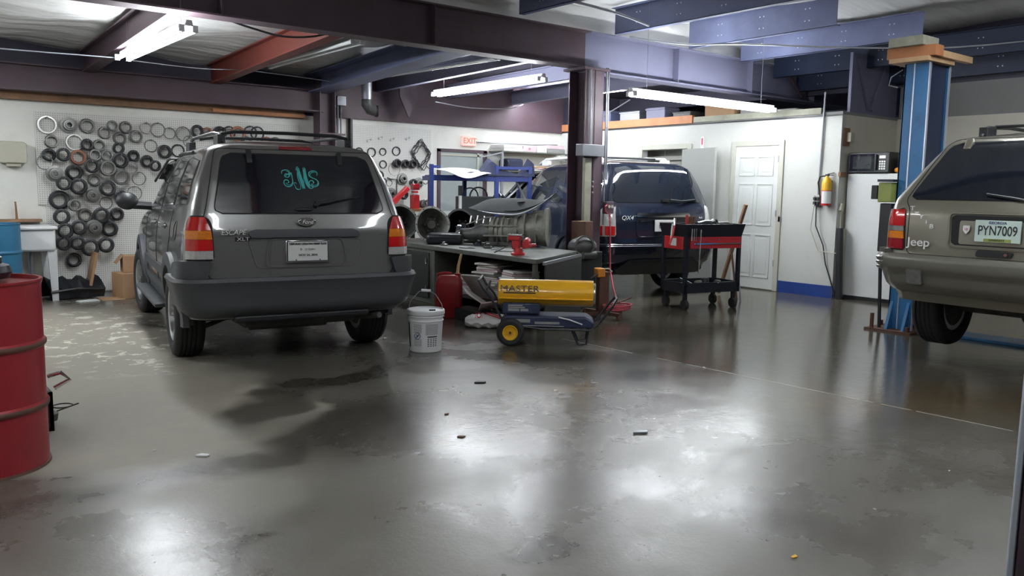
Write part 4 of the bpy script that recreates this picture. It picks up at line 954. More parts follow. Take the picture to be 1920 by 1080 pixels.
L1 = [(225,190,42,'R'),(330,193,36,'H'),(418,196,34,'G'),(535,196,24,'G'),(605,203,28,'G'),(502,230,28,'G'),(703,205,27,'R'),(757,215,32,'T'),(812,232,26,'T'),(875,235,32,'T'),(937,225,29,'D'),(985,230,23,'O'),
 (247,270,31,'G'),(358,275,38,'R'),(413,288,27,'D'),(476,290,27,'G'),(576,255,29,'G'),(648,248,29,'G'),(728,292,28,'T'),(562,303,26,'D'),(902,272,26,'T'),(858,315,29,'K'),(788,320,31,'D'),(640,340,26,'D'),
 (210,372,35,'T'),(233,335,30,'D'),(295,335,31,'D'),(373,347,34,'O'),(450,338,28,'G'),(503,340,27,'G'),(567,362,35,'D'),(705,367,28,'D'),(430,390,32,'D'),(508,400,37,'G'),(622,398,30,'R'),(255,427,37,'H'),(355,418,36,'D'),
 (575,442,37,'G'),(660,450,30,'T'),(453,455,28,'G'),(297,472,33,'D'),(367,485,38,'D'),(510,497,36,'D'),(640,520,32,'T'),(433,528,36,'H'),(283,552,44,'D'),(352,577,29,'G'),(512,568,28,'T'),(583,540,30,'D'),
 (288,630,36,'D'),(410,624,31,'G'),(480,624,36,'D'),(560,620,30,'D'),(303,697,36,'D'),(370,682,34,'D'),(443,683,35,'H'),(525,690,36,'D'),(295,757,33,'D'),(362,755,32,'D'),(423,778,40,'D'),(498,765,35,'D'),(353,842,33,'D'),(735,388,25,'D')]
L1 = [(x/2.5725, 160+y/2.5725, r/2.5725, k) for x, y, r, k in L1]+[(410,250,12,'D'),(425,249,11,'K'),(440,252,13,'O'),(464,250,12,'K'),(477,251,12,'K'),(493,267,9,'O'),(516,268,10,'G'),(455,267,10,'D')]
L2 = [(150,560,32,'K'),(255,565,35,'K'),(350,560,28,'K'),(463,555,34,'K'),(255,685,32,'K'),(352,667,30,'K'),(458,660,32,'D'),(532,660,29,'D'),(592,665,30,'D'),(450,705,48,'W'),(325,758,32,'K'),(345,815,30,'K'),(405,822,25,'T'),(512,790,42,'H'),(575,822,28,'D'),(652,822,36,'H'),(415,912,42,'H'),(492,922,36,'D'),(672,1000,28,'D')]
L2 = [(640+x/4.5, 160+y/4.5, r/4.5, k) for x, y, r, k in L2]
for bi, (LL, bname) in enumerate(((L1, 'left pegboard'), (L2, 'right pegboard'))):
    items = []
    for x, y, r, k in LL:
        c = P(x, y, 'y', YF-.03); e = P(x+r, y, 'y', YF-.03); f_ = P(x, y+r, 'y', YF-.03); items.append([c.x, c.z, (abs(e.x-c.x)*.45+abs(c.z-f_.z)*.55)*1.10, k])
    items.sort(key=lambda i: -i[1]); rowsl = []; placed = []
    for it in items:
        if rowsl and rowsl[-1][0][1]-it[1] < .10: rowsl[-1].append(it)
        else: rowsl.append([it])
    for ri, row in enumerate(rowsl):
        row.sort(key=lambda i: i[0])
        for ci, (x, z, r, k) in enumerate(row):
            b, m = ring_mesh(k, r, random.uniform(-3, 7)); dep = KIND[k][2]
            o = b.build('gear_ring', m, ang=40); off = .022
            for (x2, z2, r2, o2) in placed:       # rings that overlap hang one in front of the other
                if math.hypot(x2-x, z2-z) < (r+r2)*.98: off = min(.13, max(off, o2))
            placed.append((x, z, r, off+dep+.004))
            o.location = (x, YF-off, z)
            hk = MB(); hk.tube([(0, .0, -r*KIND[k][1]+.0), (0, -dep-.02, -r*KIND[k][1]), (0, -dep-.03, -r*KIND[k][1]+.02)] if 0 else [(0, off-.022, r*KIND[k][1]-.004), (0, -dep-.02, r*KIND[k][1]-.004), (0, -dep-.028, r*KIND[k][1]+.014)], .0035, 5); hk.build('peg_hook', 'conduit', o)
            cnt = f', {ORD[ci]} from the left in the {ORD[ri]} row down' if len(row) > 1 else f', alone in the {ORD[ri]} row down'
            tag(o, f'{KIND[k][3]}{cnt}, {bname}', 'gear ring', f'rings hung on the {bname}')
# empty hooks along the top of the right board
for k, (x, y) in enumerate([(225, 465), (320, 445), (418, 458), (550, 450)]):
    p = P(640+x/4.5, 160+y/4.5, 'y', YF-.02); b = MB(); b.tube([(p.x-.03, YF-.02, p.z), (p.x-.05, YF-.10, p.z-.03), (p.x-.05, YF-.10, p.z+.01)], .004, 5); b.tube([(p.x+.03, YF-.02, p.z+.02), (p.x+.0, YF-.12, p.z-.0), (p.x, YF-.12, p.z+.03)], .004, 5)
    tag(b.build('peg_hook', 'conduit'), f'empty wire hook, {ORD[k]} from the left along the top of the right pegboard', 'hook', 'empty hooks on the right pegboard')
# gasket outlines on one hook
random.seed(11)
g0 = P(640+670/4.5, 160+565/4.5, 'y', YF-.05)
for k in range(6):
    pts = []; sc_ = .9+.12*math.sin(k*2); ro = R([45, 38, 52, 30, 58, 44][k])
    for a in np.linspace(0, 2*PI, 25)[:-1]:
        q = max(abs(math.cos(a)), abs(math.sin(a))); rr = .165*sc_/q*(1+.07*math.sin(a*7+k)); rr = min(rr, .23)
        pts.append((g0.x+rr*math.cos(a+ro)*.80, YF-.035-.010*k, g0.z+rr*math.sin(a+ro)*1.0-.015*k))
    tag(MB().tube(pts, .0065, 6, closed=True).build('gasket', 'ring_dark'), 'black pan gasket in the bunch hung on the right pegboard', 'gasket', 'gaskets hung in one bunch')
tag(MB().tube([P(640+720/4.5, 160+680/4.5, 'y', YF-.03), P(640+790/4.5, 160+750/4.5, 'y', YF-.03), P(640+715/4.5, 160+835/4.5, 'y', YF-.03), P(640+690/4.5, 160+820/4.5, 'y', YF-.03)], .006, 6).build('wire_rod', 'ring_dark'), 'thin bent wire below the gasket bunch', 'wire')
tag(MB().tube([P(726, 333, 'y', YF-.04), P(733, 336, 'y', YF-.05), P(744, 336, 'y', YF-.04), P(744, 380, 'y', YF-.04)], .008, 6).build('bracket_rod', 'ring_dark'), 'black bent rod on the right pegboard above the orange table', 'rod')

# dispenser, ledge, sink, drum at the left end of the far wall
d = thing('towel_dispenser', 'beige paper towel dispenser on the far wall left of the pegboard', 'dispenser', (1.47, YF, 1.57))
b = MB(); b.prism(round_poly([(-.14, .02), (.14, .02), (.14, .25), (.10, .27), (-.14, .27)], .02), 'y', -.14, 0); b.build('cover', 'beige_plastic', d, bevel=.01)
MB().box((-.07, -.11, -.02), (.08, -.01, .03)).build('outlet_lip', 'beige_plastic', d, bevel=.006)
lg = P(0, 413, 'y', YF-.1); l2 = P(78, 415, 'y', YF-.1)
d = thing('wall_ledge', 'narrow brown wooden ledge on the far wall above the white sink', 'shelf', (0, 0, 0))
MB().box((.6, YF-.16, lg.z-.02), (l2.x, YF, lg.z+.01)).build('board', 'wood_old', d)
s1 = P(30, 378, 'y', YF-.1)
b = MB().tube([(s1.x, YF-.09, lg.z+.01), (s1.x-.005, YF-.08, s1.z)], [.014, .009], 8); tag(b.build('brush', 'wood_old'), 'small brown upright stick standing on the ledge', 'stick')
d = thing('utility_sink', 'white plastic utility sink on legs beside the blue drum', 'sink', (1.56, 11.05, 0))
b = MB(); b.box((-.30, -.27, .58), (.23, .27, .84)); b.build('tub', 'white_plastic', d, bevel=.03)
MB().box((-.33, -.30, .83), (.25, .30, .87)).build('rim', 'white_plastic', d, bevel=.012)
for sx_, sy_ in ((-.26, -.23), (.19, -.23), (-.26, .23), (.19, .23)):
    b = MB(); b.prism([(sx_-.05, .6), (sx_+.05, .6), (sx_+.025+.02*(sx_ > 0), 0), (sx_-.02, 0)], 'y', sy_-.012, sy_+.012); b.build('leg', 'white_plastic', d)
MB().tube([(0, 0, .6), (0, 0, .3), (.0, .2, .25)], .025).build('drain_pipe', 'conduit', d)
def drum(name, label, m, x, y, R_, H_, z=0, ring_m='rust'):
    d = thing(name, label, 'drum', (x, y, z)); prof = [(0, 0), (R_*.97, 0), (R_, .008), (R_, .02)]
    for zc in (H_*.33, H_*.66):
        prof += [(R_, zc-.022), (R_+.010, zc-.010), (R_+.010, zc+.010), (R_, zc+.022)]
    prof += [(R_, H_-.02), (R_+.006, H_-.01), (R_+.006, H_), (R_-.008, H_), (R_-.010, H_-.02), (0, H_-.02)]
    b = MB(); b.lathe(prof, 64); b.build('shell', m, d, ang=30)
    for zc in (H_*.33, H_*.66):
        MB().lathe([(R_+.009, zc-.012), (R_+.0125, zc-.006), (R_+.0125, zc+.006), (R_+.009, zc+.012)], 64).build('hoop', ring_m, d, label='scuffed rusty hoop')
    MB().lathe([(R_-.002, 0), (R_+.008, .0), (R_+.006, .012), (R_-.002, .014)], 64).build('bottom_chime', ring_m, d)
    return d
drum('steel_drum', 'blue drum standing against the wall beside the white sink', 'drum_blue', 1.12, 10.6, .29, .92, ring_m='drum_blue')
BX, BY, BH = .40, 4.64, .915
drum('steel_drum', 'large red steel drum with rusty hoops nearest the camera', 'drum_red', BX, BY, .292, BH)
d = thing('engine_part', 'greasy black machine part resting on top of the red drum', 'machine part', (BX+.02, BY+.05, BH))
MB().lathe([(0, 0), (.15, 0), (.16, .03), (.15, .06), (.12, .07), (.12, .10), (.10, .115), (.0, .115)], 30).build('housing', 'greasy_black', d)
for a in range(5): MB().cyl((.09*math.cos(a*1.25), .09*math.sin(a*1.25), .10), (.09*math.cos(a*1.25), .09*math.sin(a*1.25), .145), .022, 10).build('stud', 'greasy_black', d)
b = MB(); b.ball((BX-.10, BY-.16, BH+.015), .055, 8, 5, (1.2, .9, .4)); b.ball((BX-.04, BY-.19, BH+.01), .04, 7, 4, (1.2, .8, .4)); tag(b.build('paper_towel', 'paper'), 'crumpled white paper towel on the rim of the red drum', 'paper')
# scrap behind the red drum
def junk_part(x, y, z, s, k, label, m='cast_dark', cat='machine part'):
    rnd = random.Random(k); b = MB(); b.lathe([(0, 0), (s, 0), (s*1.05, s*.3), (s*.8, s*.5), (s*.5, s*.6), (s*.5, s*1.1), (s*.3, s*1.2), (0, s*1.2)], 14, Matrix.Rotation(R(rnd.uniform(-15, 15)), 4, 'X'))
    for i in range(4): a = rnd.uniform(0, 6.28); b.cyl((s*.7*math.cos(a), s*.7*math.sin(a), s*.3), (s*1.3*math.cos(a), s*1.3*math.sin(a), s*.5), s*.12, 8)
    o = b.build('machine_part', m); o.location = (x, y, z); return tag(o, label, cat)
d = thing('scrap_crate', 'dark crate of scrap parts standing behind the red drum', 'crate', (.62, 5.25, 0))
MB().box((-.16, -.16, 0), (.17, .16, .02)).box((-.16, -.16, 0), (-.14, .16, .22)).box((.15, -.16, 0), (.17, .16, .22)).box((-.16, -.16, 0), (.17, -.14, .22)).box((-.16, .14, 0), (.17, .16, .22)).build('body', 'black_plastic', d)
junk_part(.70, 5.22, .03, .13, 3, 'grey cast part in the scrap crate behind the red drum')
junk_part(.58, 5.28, .19, .12, 4, 'dark cast part on top of the scrap crate', 'cast_alu')
tag(MB().tube([(.78, 5.15, .30), (.84, 5.12, .32), (.88, 5.1, .28), (.80, 5.1, .24)], .012).build('bent_rod', 'chrome'), 'shiny bent rod sticking out behind the red drum', 'rod')
tag(MB().tube(arc((.84, 5.12, .13), .05, 0, 330, 16, 'z')+[(.90, 5.0, .16), (.80, 5.05, .12)], .004, 5).build('wire_loop', 'cable_black'), 'thin black wire loop behind the red drum', 'wire')

# boxes and black parts under the left pegboard
def carton(x, y, sx_, sy_, sz, rz, label, z=0, m='cardboard', open_=False):
    d = thing('cardboard_box', label, 'box', (x, y, z), rz)
    MB().box((-sx_/2, -sy_/2, 0), (sx_/2, sy_/2, sz)).build('body', m, d, bevel=.004)
    b = MB(); b.box((-sx_/2, -.012, sz), (sx_/2, .012, sz+.001)); b.build('tape', 'wood_pine', d)
    if open_:
        for s_ in (-1, 1): MB().cbox((s_*(sx_/2+.03), 0, sz-.04), (.004, sy_*.95, .14), ry=s_*-40).build('flap', m, d)
    return d
carton(2.62, 10.75, .42, .35, .30, 8, 'brown cardboard box on the floor under the pegboard, lower of two')
carton(2.64, 10.80, .30, .26, .20, -6, 'open cardboard box stacked on the lower brown box', z=.302, open_=True)
tag(MB().box((2.2, 10.5, 0), (2.45, 10.8, .006), Matrix.Rotation(R(0), 4, 'Z')).build('cardboard_sheet', 'cardboard'), 'flat piece of cardboard on the floor by the boxes', 'cardboard')
tag(MB().cbox((2.18, 10.98, .27), (.03, .22, .55), rx=0, ry=12).build('cardboard_sheet', 'cardboard'), 'upright torn cardboard sheet leaning by the boxes', 'cardboard')
d = thing('bumper_cover', 'heap-like black plastic part on the floor beneath the pegboard', 'car part', (1.98, 11.05, 0), 4)
b = MB(); rows = []
for i in range(13):
    x = -.30+.6*i/12; rows.append([(x, -.2+.02*math.sin(i*1.3), .01), (x+.02, -.21, .12+.02*math.sin(i)), (x, -.12, .20+.03*math.sin(i*2.1)), (x, .0, .24+.03*math.cos(i*1.7)), (x, .12, .18), (x, .18, .01)])
b.grid(rows); b.build('shell', 'greasy_black', d)
MB().tube([(-.28, -.23, .10), (0, -.25, .13), (.28, -.22, .10)], .015).build('rib', 'black_plastic', d)
tag(MB().cbox((2.05, 10.55, .008), (.22, .12, .012), rz=12).build('paper_scrap', 'plate_white'), 'pale blue white paper scrap on the floor under the pegboard', 'paper')

# ------------------------------------------------------------------ workbench and what is on it
BN = Vector((5.18, 6.15, 0)); brz = -3.0
bench = thing('workbench', 'long low grey steel workbench loaded with transmission parts', 'workbench', BN, brz)
BTM = Matrix.Translation(BN) @ Matrix.Rotation(R(brz), 4, 'Z')
def bw(x, y, z=0): return BTM @ Vector((x, y, z))
BL, BD, BZ = 3.42, 1.08, .70
MB().prism([(-.02, 0), (0, 0), (BD, .70), (BD, BL), (-.02, BL)], 'z', BZ-.05, BZ).build('worktop', 'bench_steel', bench, bevel=.006)
MB().box((.02, 2.05, 0), (BD-.02, BL-.02, BZ-.05)).build('cabinet', 'bench_steel', bench, bevel=.004)
for k, (y0, y1) in enumerate(((2.15, 2.75), (2.80, 3.45))):
    MB().box((.0, y0, .06), (.02, y1, BZ-.09)).build('door', 'bench_dark', bench, bevel=.01)
    MB().cyl((-.01, y0+.04, .48), (-.01, y0+.04, .54), .01, 8).cyl((-.01, y0+.04, .15), (-.01, y0+.04, .21), .01, 8).build_each('hinge', 'conduit', bench)
MB().box((BD-.04, .72, 0), (BD-.02, 2.05, BZ-.05)).build('back_panel', 'bench_dark', bench)
MB().prism([(.03, .06), (BD-.04, .76), (BD-.04, 2.05), (.03, 2.05)], 'z', .16, .18).build('shelf', 'bench_dark', bench)
for y in (.04, 2.0): MB().box((.0, y, 0), (.04, y+.04, BZ-.05)).build('leg', 'bench_steel', bench)
tag(MB().cbox((5.80, 6.45, .32), (1.24, .018, .64), rz=30.5).build('metal_sheet', 'bench_dark', bevel=.004), 'dark metal sheet standing between the workbench and centre column', 'metal sheet')
tag(MB().bar((5.24, 6.12, .655), (6.32, 6.76, .655), .03, .03).build('edge_rail', 'conduit'), 'pale metal rail along the top of the dark metal sheet', 'rail')

def bell(name, label, pos, r, rz, tilt, m, rim_m, depth=.30, r2=.5):
    d = thing(name, label, 'transmission part', pos, rz); T = Matrix.Translation((0, 0, r)) @ Matrix.Rotation(R(90+tilt), 4, 'X')   # local Z toward -Y
    b = MB(); rows = []; n = 48
    def rad(a, base): return base*(1+.06*max(0, math.sin(a))**6+.03*math.cos(3*a))
    for (q, z) in ((.96, 0), (.90, -.03), (.86, -depth*.4), (.62, -depth*.8), (r2*.7, -depth), (r2*.3, -depth)):
        rows.append([T @ Vector((rad(a, r*q)*math.cos(a), rad(a, r*q)*math.sin(a), z)) for a in [2*PI*i/n for i in range(n)]])
    rows2 = [[T @ Vector((rad(a, r*(q))*math.cos(a), rad(a, r*(q))*math.sin(a), z)) for a in [2*PI*i/n for i in range(n)]] for q, z in ((.96, .0), (1.0, .0), (1.0, -.03), (.92, -.035), (.90, -depth*.4), (.68, -depth*.85), (r2*.75, -depth*1.1))]
    b.grid(rows, True); b.grid(rows2, True); b.build('casting', m, d)
    b = MB()
    rows3 = [[T @ Vector((rad(a, r*q)*math.cos(a), rad(a, r*q)*math.sin(a), z)) for a in [2*PI*i/n for i in range(n)]] for q, z in ((.90, .004), (.90, .010), (1.02, .010), (1.02, -.02))]
    b.grid(rows3, True); fl = b.build('flange', rim_m, d)
    b = MB()
    for i in range(12):
        a = 2*PI*i/12; b.cyl(T @ Vector((rad(a, r*.96)*math.cos(a), rad(a, r*.96)*math.sin(a), .008)), T @ Vector((rad(a, r*.96)*math.cos(a), rad(a, r*.96)*math.sin(a), .018)), .009, 6)
    b.build_each('bolt', 'cast_dark', fl)
    b = MB(); b.lathe([(0, .0), (r*.25, 0), (r*.25, -.06), (r*.5, -.08)], 20, T @ Matrix.Translation((0, 0, -depth*.75)))
    for i in range(6): a = 2*PI*i/6; b.cyl(T @ Vector((r*.4*math.cos(a), r*.4*math.sin(a), -depth*.9)), T @ Vector((r*.4*math.cos(a), r*.4*math.sin(a), -depth*.72)), .012, 8)
    b.build('inner_hub', m, d)
    b = MB(); b.lathe([(r*.55, 0), (r*.5, -.12), (r*.42, -.13), (r*.40, -.30), (0, -.30)], 20, T @ Matrix.Translation((0, 0, -depth*.95))); b.build('gear_case', m, d)
    return d
bell('bell_housing', 'grey bell housing at the far left end of the workbench', (5.50, 9.28, BZ), .222, -22, -4, 'cast_dark', 'cast_alu')
bell('bell_housing', 'bell housing with bright bolted rim, second from the left on the workbench', (5.71, 8.86, BZ), .215, -30, -3, 'cast_alu', 'ring_bright')
bell('bell_housing', 'black bell housing with pointed top in the middle of the workbench', (6.10, 8.80, BZ), .20, -42, -6, 'greasy_black', 'cast_dark')
# long gearbox lying along the bench
g = thing('gearbox', 'long cast grey gearbox lying along the workbench', 'transmission part', (5.77, 8.28, BZ))
def seg_shape(pts, m, nm, par, n=26, wob=.04):
    b = MB(); rows = []
    p0, p1 = Vector(pts[0][:3]), Vector(pts[-1][:3]); d_ = (p1-p0).normalized(); a_ = Vector((0, 0, 1)); c_ = d_.cross(a_).normalized()
    for i, (x, y, z, r) in enumerate(pts):
        rows.append([Vector((x, y, z))+(a_*math.sin(2*PI*j/n)+c_*math.cos(2*PI*j/n))*r*(1+wob*math.sin(5*2*PI*j/n+i)) for j in range(n)])
    V = b.grid(rows, True); b.bm.faces.new(V[0]); b.bm.faces.new(V[-1][::-1]); return b.build(nm, m, par, ang=40)
ax = Vector((.64, -.77, 0)).normalized()
def gp(t, r, z): return (ax.x*t, ax.y*t, z, r)
seg_shape([gp(0, .065, .125), gp(.12, .075, .125), gp(.16, .09, .13), gp(.36, .13, .16)], 'cast_dark', 'tail_housing', g)
seg_shape([gp(.36, .145, .165), gp(.37, .165, .175), gp(.42, .165, .175), gp(.43, .15, .175), gp(.50, .16, .18), gp(.51, .17, .18), gp(.53, .17, .18), gp(.54, .155, .18), gp(.66, .165, .18), gp(.67, .18, .19), gp(.71, .18, .19)], 'cast_alu', 'main_case', g)
seg_shape([gp(.71, .165, .19), gp(.92, .20, .215), gp(1.02, .215, .22), gp(1.03, .23, .235), gp(1.06, .23, .235)], 'cast_alu', 'bell_end', g)
b = MB(); T = Matrix.Translation((0, 0, .125)) @ rot_to(-ax)
b.lathe([(.075, 0), (.11, 0), (.115, .02), (.115, .05), (.075, .055), (.07, .03)], 28, T, closed=True); b.lathe([(.02, .05), (.045, .05), (.045, -.02), (.02, -.02)], 16, T, closed=True); b.build('output_flange', 'chrome', g)
b = MB(); b.box((.32, -.14, .0), (.72, .14, .05), rot_to(ax) @ Matrix.Rotation(R(-90), 4, 'Y') if 0 else Matrix.Rotation(math.atan2(ax.y, ax.x), 4, 'Z')); b.build('oil_pan', 'cast_dark', g, bevel=.01)
b = MB()
for t_ in (.47, .60, .80, .94): b.cbox((ax.x*t_, ax.y*t_, .18+.03*(t_ > .7)), (.010, .325+.07*(t_ > .7), .30+.06*(t_ > .7)), rz=math.degrees(math.atan2(ax.y, ax.x)))
b.cbox((ax.x*.55, ax.y*.55, .24), (.5, .34, .02), rz=math.degrees(math.atan2(ax.y, ax.x))); b.cbox((ax.x*.55, ax.y*.55, .12), (.5, .33, .02), rz=math.degrees(math.atan2(ax.y, ax.x)))
b.build('casting_ribs', 'cast_alu', g, bevel=.004)
b = MB()
for t_ in np.linspace(.1, .75, 9): b.cyl((ax.x*t_, ax.y*t_, .26), (ax.x*t_+.02, ax.y*t_, .33+.02*math.sin(t_*9)), .012, 8)
b.tube([gp(.05, 0, .24)[:3], gp(.3, 0, .33)[:3], gp(.7, 0, .36)[:3]], .008); b.build('fittings', 'ring_bright', g)
tag(MB().box((-.22, -.18, 0), (.22, .18, .13), Matrix.Translation((5.62, 8.42, BZ)) @ Matrix.Rotation(R(-40), 4, 'Z')).build('oil_pan', 'greasy_black', bevel=.04, seg=3), 'low greasy black oil pan left of the gearbox flange', 'oil pan')
# curved splash shield
sh = thing('splash_shield', 'curved grey plastic splash shield lying across the gearbox', 'car part', (6.12, 7.74, 1.04))
uu = Vector((.56, -.83, 0)); vv = Vector((.60, .80, 0))
def shield_pt(u_, v_):
    zf = .02+.06*(u_/.5)**2 if u_ < 0 else .02+.27*(u_/.5)**1.7
    e_ = max(0, 1-abs((u_+.02)/.53)**3.5); zb = max(zf, .215-.05*(u_ < -.3)*(abs(u_)-.3)/.2)
    return uu*(u_*1.05)+vv*(.36*e_*v_)+Vector((0, 0, zf+(zb-zf)*e_*math.sin(v_*PI/2)))
b = MB(); b.grid([[shield_pt(-.53+1.06*i/30, j/8) for j in range(9)] for i in range(31)]); o = b.build('panel', 'shield_grey', sh); sm = o.modifiers.new('s', 'SOLIDIFY'); sm.thickness = .010
b = MB(); b.tube([shield_pt(-.42+.93*i/24, -.01)+Vector((-.012, -.014, .012)) for i in range(25)], [.003+.010*math.sin(PI*i/24) for i in range(25)], 8); b.build('edge_highlight', 'conduit', sh, label='highlight along the lower edge, modelled as a pale strip')  # light catching the shield edge, built as a pale strip
b = MB(); b.tube([shield_pt(-.10+.58*i/24, .16)+Vector((-.008, -.010, .004)) for i in range(25)], [.004+.012*math.sin(PI*i/24) for i in range(25)], 8); b.build('groove', 'dark_seam', sh)
q_ = shield_pt(.12, .62); MB().ball((q_.x-.01, q_.y-.01, q_.z+.0), .055, 14, 6, (1.2, .9, .22)).build('slot', 'dark_seam', sh)
# red bench vise
v = thing('bench_vise', 'small red bench vise with bright jaw plate at the near bench corner', 'vise', bw(.14, .52, BZ), -50)
MB().lathe([(0, 0), (.075, 0), (.075, .02), (.05, .035), (.045, .07), (0, .07)], 20).build('base', 'paint_red', v)
MB().box((-.06, -.04, .06), (.02, .04, .20)).box((-.10, -.05, .15), (.03, .05, .20)).build('fixed_jaw', 'paint_red', v, bevel=.01)
MB().box((.05, -.04, .07), (.12, .04, .15)).box((.03, -.02, .08), (.16, .02, .12)).cyl((.09, -.03, .13), (.09, .05, .15), .035, 14).build('moving_jaw', 'paint_red', v, bevel=.008)
MB().box((-.11, -.052, .20), (.05, .052, .215)).build('jaw_plate', 'chrome', v, bevel=.002)
MB().tube([(-.05, -.05, .10), (-.12, -.06, .08), (-.24, -.05, .02)], .007).build('handle', 'chrome', v)
MB().cyl((.14, 0, .10), (.19, 0, .10), .022, 12).build('screw_head', 'lens_dark_red', v)
random.seed(17)
for q, (x, y, s_, m, lb) in enumerate([(5.50, 8.55, .05, 'cast_alu', 'small cast cap on the bench in front of the bright rimmed bell housing'), (5.42, 8.15, .04, 'ring_grey', 'little grey flange on the bench edge left of the gearbox'), (5.78, 7.95, .06, 'greasy_black', 'greasy black lump on the bench below the gearbox tail'), (5.62, 7.55, .05, 'cast_dark', 'dark small part on the bench below the middle of the gearbox'), (5.95, 7.30, .055, 'cast_alu', 'grey small part on the bench below the gearbox bell end'), (6.02, 8.45, .09, 'cast_alu', 'knobbly aluminium casting behind the gearbox tail')]):
    junk_part(x, y, BZ, s_, 50+q, lb, m)
for q, (x, y, ln_, a, lb) in enumerate([(5.48, 7.3, .22, 30, 'thin wrench lying on the bench behind the vise'), (5.36, 7.75, .18, -50, 'short steel rod on the bench edge')]):
    tag(MB().tube([(x, y, BZ+.008), (x+ln_*math.cos(R(a)), y+ln_*math.sin(R(a)), BZ+.008)], .007).build('wrench' if q == 0 else 'steel_rod', 'conduit'), lb, 'tool')
tag(MB().cbox((5.60, 7.12, BZ+.006), (.26, .20, .010), rz=20).build('shop_rag', 'grey_panel'), 'dirty grey rag flat on the bench behind the vise', 'rag')
# other things on and behind the bench
carton(*bw(.72, 2.52)[:2], .16, .14, .12, 10, 'small pale carton between the bell housings on the bench', z=BZ, m='paper')
d = thing('parts_bin', 'rounded black machine part at the right end of the bench beside the column', 'machine part', (6.62, 7.05, BZ-.12))
MB().ball((0, 0, .14), .19, 16, 8, (1, .8, .6)).cyl((-.1, -.1, .05), (.1, -.1, .05), .05).build('housing', 'cast_dark', d)
MB().lathe([(.10, 0), (.12, 0), (.12, .03), (.10, .03)], 20, Matrix.Translation((-.05, -.08, .16)) @ rot_to((-.4, -1, 0)), closed=True).build('ring', 'ring_grey', d)
carton(6.75, 7.20, .16, .2, .26, 12, 'rusty brown box standing behind the black part by the column', z=BZ+.05, m='rust')
tag(MB().box((6.35, 6.98, 0), (6.88, 7.30, BZ-.04)).build('side_cabinet', 'bench_dark', bevel=.006), 'dark steel side cabinet between the workbench and the column', 'cabinet')
# orange topped table with a red stand
ot = thing('side_table', 'orange wood topped table below the right pegboard', 'table', (6.12, 10.52, 0))
MB().box((-.65, -.26, 1.03), (.50, .26, 1.07)).build('tabletop', 'wood_orange', ot, bevel=.004)
for x in (-.5, .44):
    for y in (-.24, .22): MB().box((x, y, 0), (x+.05, y+.05, 1.03)).build('leg', 'bench_dark', ot)
e = thing('bottle_jack', 'red jack arm tilted beside an upright red jack on the orange table', 'jack', (6.40, 10.40, 1.071))
MB().box((-.055, -.05, 0), (.055, .05, .20)).box((-.04, -.04, .20), (.04, .04, .26)).build('body', 'paint_red', e, bevel=.01)
MB().box((-.05, -.045, .27), (.06, .045, .36)).build('saddle', 'lens_dark_red', e, bevel=.01)
MB().box((-.045, -.052, .205), (.045, .052, .225)).build('band', 'silver_badge', e)
a_ = thing('jack_stand', 'dark red slanted jack arm leaning on the upright red jack', 'jack', (6.14, 10.40, 1.071))
MB().bar((-.16, 0, .04), (.14, 0, .30), .08, .07).bar((-.08, .06, .04), (.16, .06, .27), .02, .05).build('arm', 'paint_red', a_, bevel=.008)
MB().box((-.20, -.05, 0), (-.06, .07, .05)).build('foot', 'cast_dark', a_, bevel=.006)
tag(MB().lathe([(.02, 0), (.065, 0), (.07, .02), (.05, .04), (.02, .04)], 18, Matrix.Translation((6.56, 10.36, 1.145)) @ rot_to((-.3, -1, 0)), closed=True).build('spare_gear', 'ring_grey'), 'small grey wheel standing right of the red jack', 'wheel')
# blue rack
rrz = -16.6; rk = thing('blue_rack', 'blue steel shelving rack in front of the glazed doorway', 'rack', (6.25, 9.72, 0), rrz)
RKM = Matrix.Translation((6.25, 9.72, 0)) @ Matrix.Rotation(R(rrz), 4, 'Z')
def rw(x, y, z=0): return RKM @ Vector((x, y, z))
RL, RB, zt1, zt2 = 1.47, .96, 1.65, 1.52
for x in (0, RB, RL): MB().box((x-.026, -.02, 0), (x+.026, .03, zt1+.05)).build('post', 'rack_blue', rk)
for x in (.10, .62, RL): MB().box((x-.026, .40, 0), (x+.026, .45, zt2+.03)).build('post', 'rack_blue', rk)
MB().box((0, -.012, zt2-.04), (RL, .02, zt2+.03)).build('beam', 'rack_blue', rk)
MB().box((RB, -.012, zt1), (RL, .02, zt1+.04)).build('beam', 'rack_blue', rk); MB().box((0, -.012, zt1), (.12, .02, zt1+.035)).build('beam', 'rack_blue', rk)
MB().box((0, .41, zt2-.04), (RL, .44, zt2+.02)).build('beam', 'rack_blue', rk)
for x in (0, RL): MB().box((x-.02, .03, zt2-.04), (x+.02, .40, zt2+.02)).build('side_beam', 'rack_blue', rk)
MB().box((.02, .02, zt2+.021), (RL-.02, .41, zt2+.035)).build('shelf', 'rack_blue', rk)
MB().box((.02, .02, .72), (RL-.02, .41, .76)).build('shelf', 'bench_dark', rk)
pw = MB(); rows = []
for i in range(13):
    u_ = i/12; rows.append([rw(.10+.72*u_, -.16+.40*v_*(1-.2*u_), zt2+.10-.09*math.sin(PI*u_)**2*(1-v_)-.03*u_+.04*v_*math.sin(PI*u_*.9)+.02*v_) for v_ in (0, .25, .5, .75, 1)])
pw.grid(rows); o = pw.build('paper_sheet', 'white_plastic'); o.modifiers.new('s', 'SOLIDIFY').thickness = .004; tag(o, 'large white curled sheet lying on top of the blue rack', 'sheet')
b = MB(); rows = []
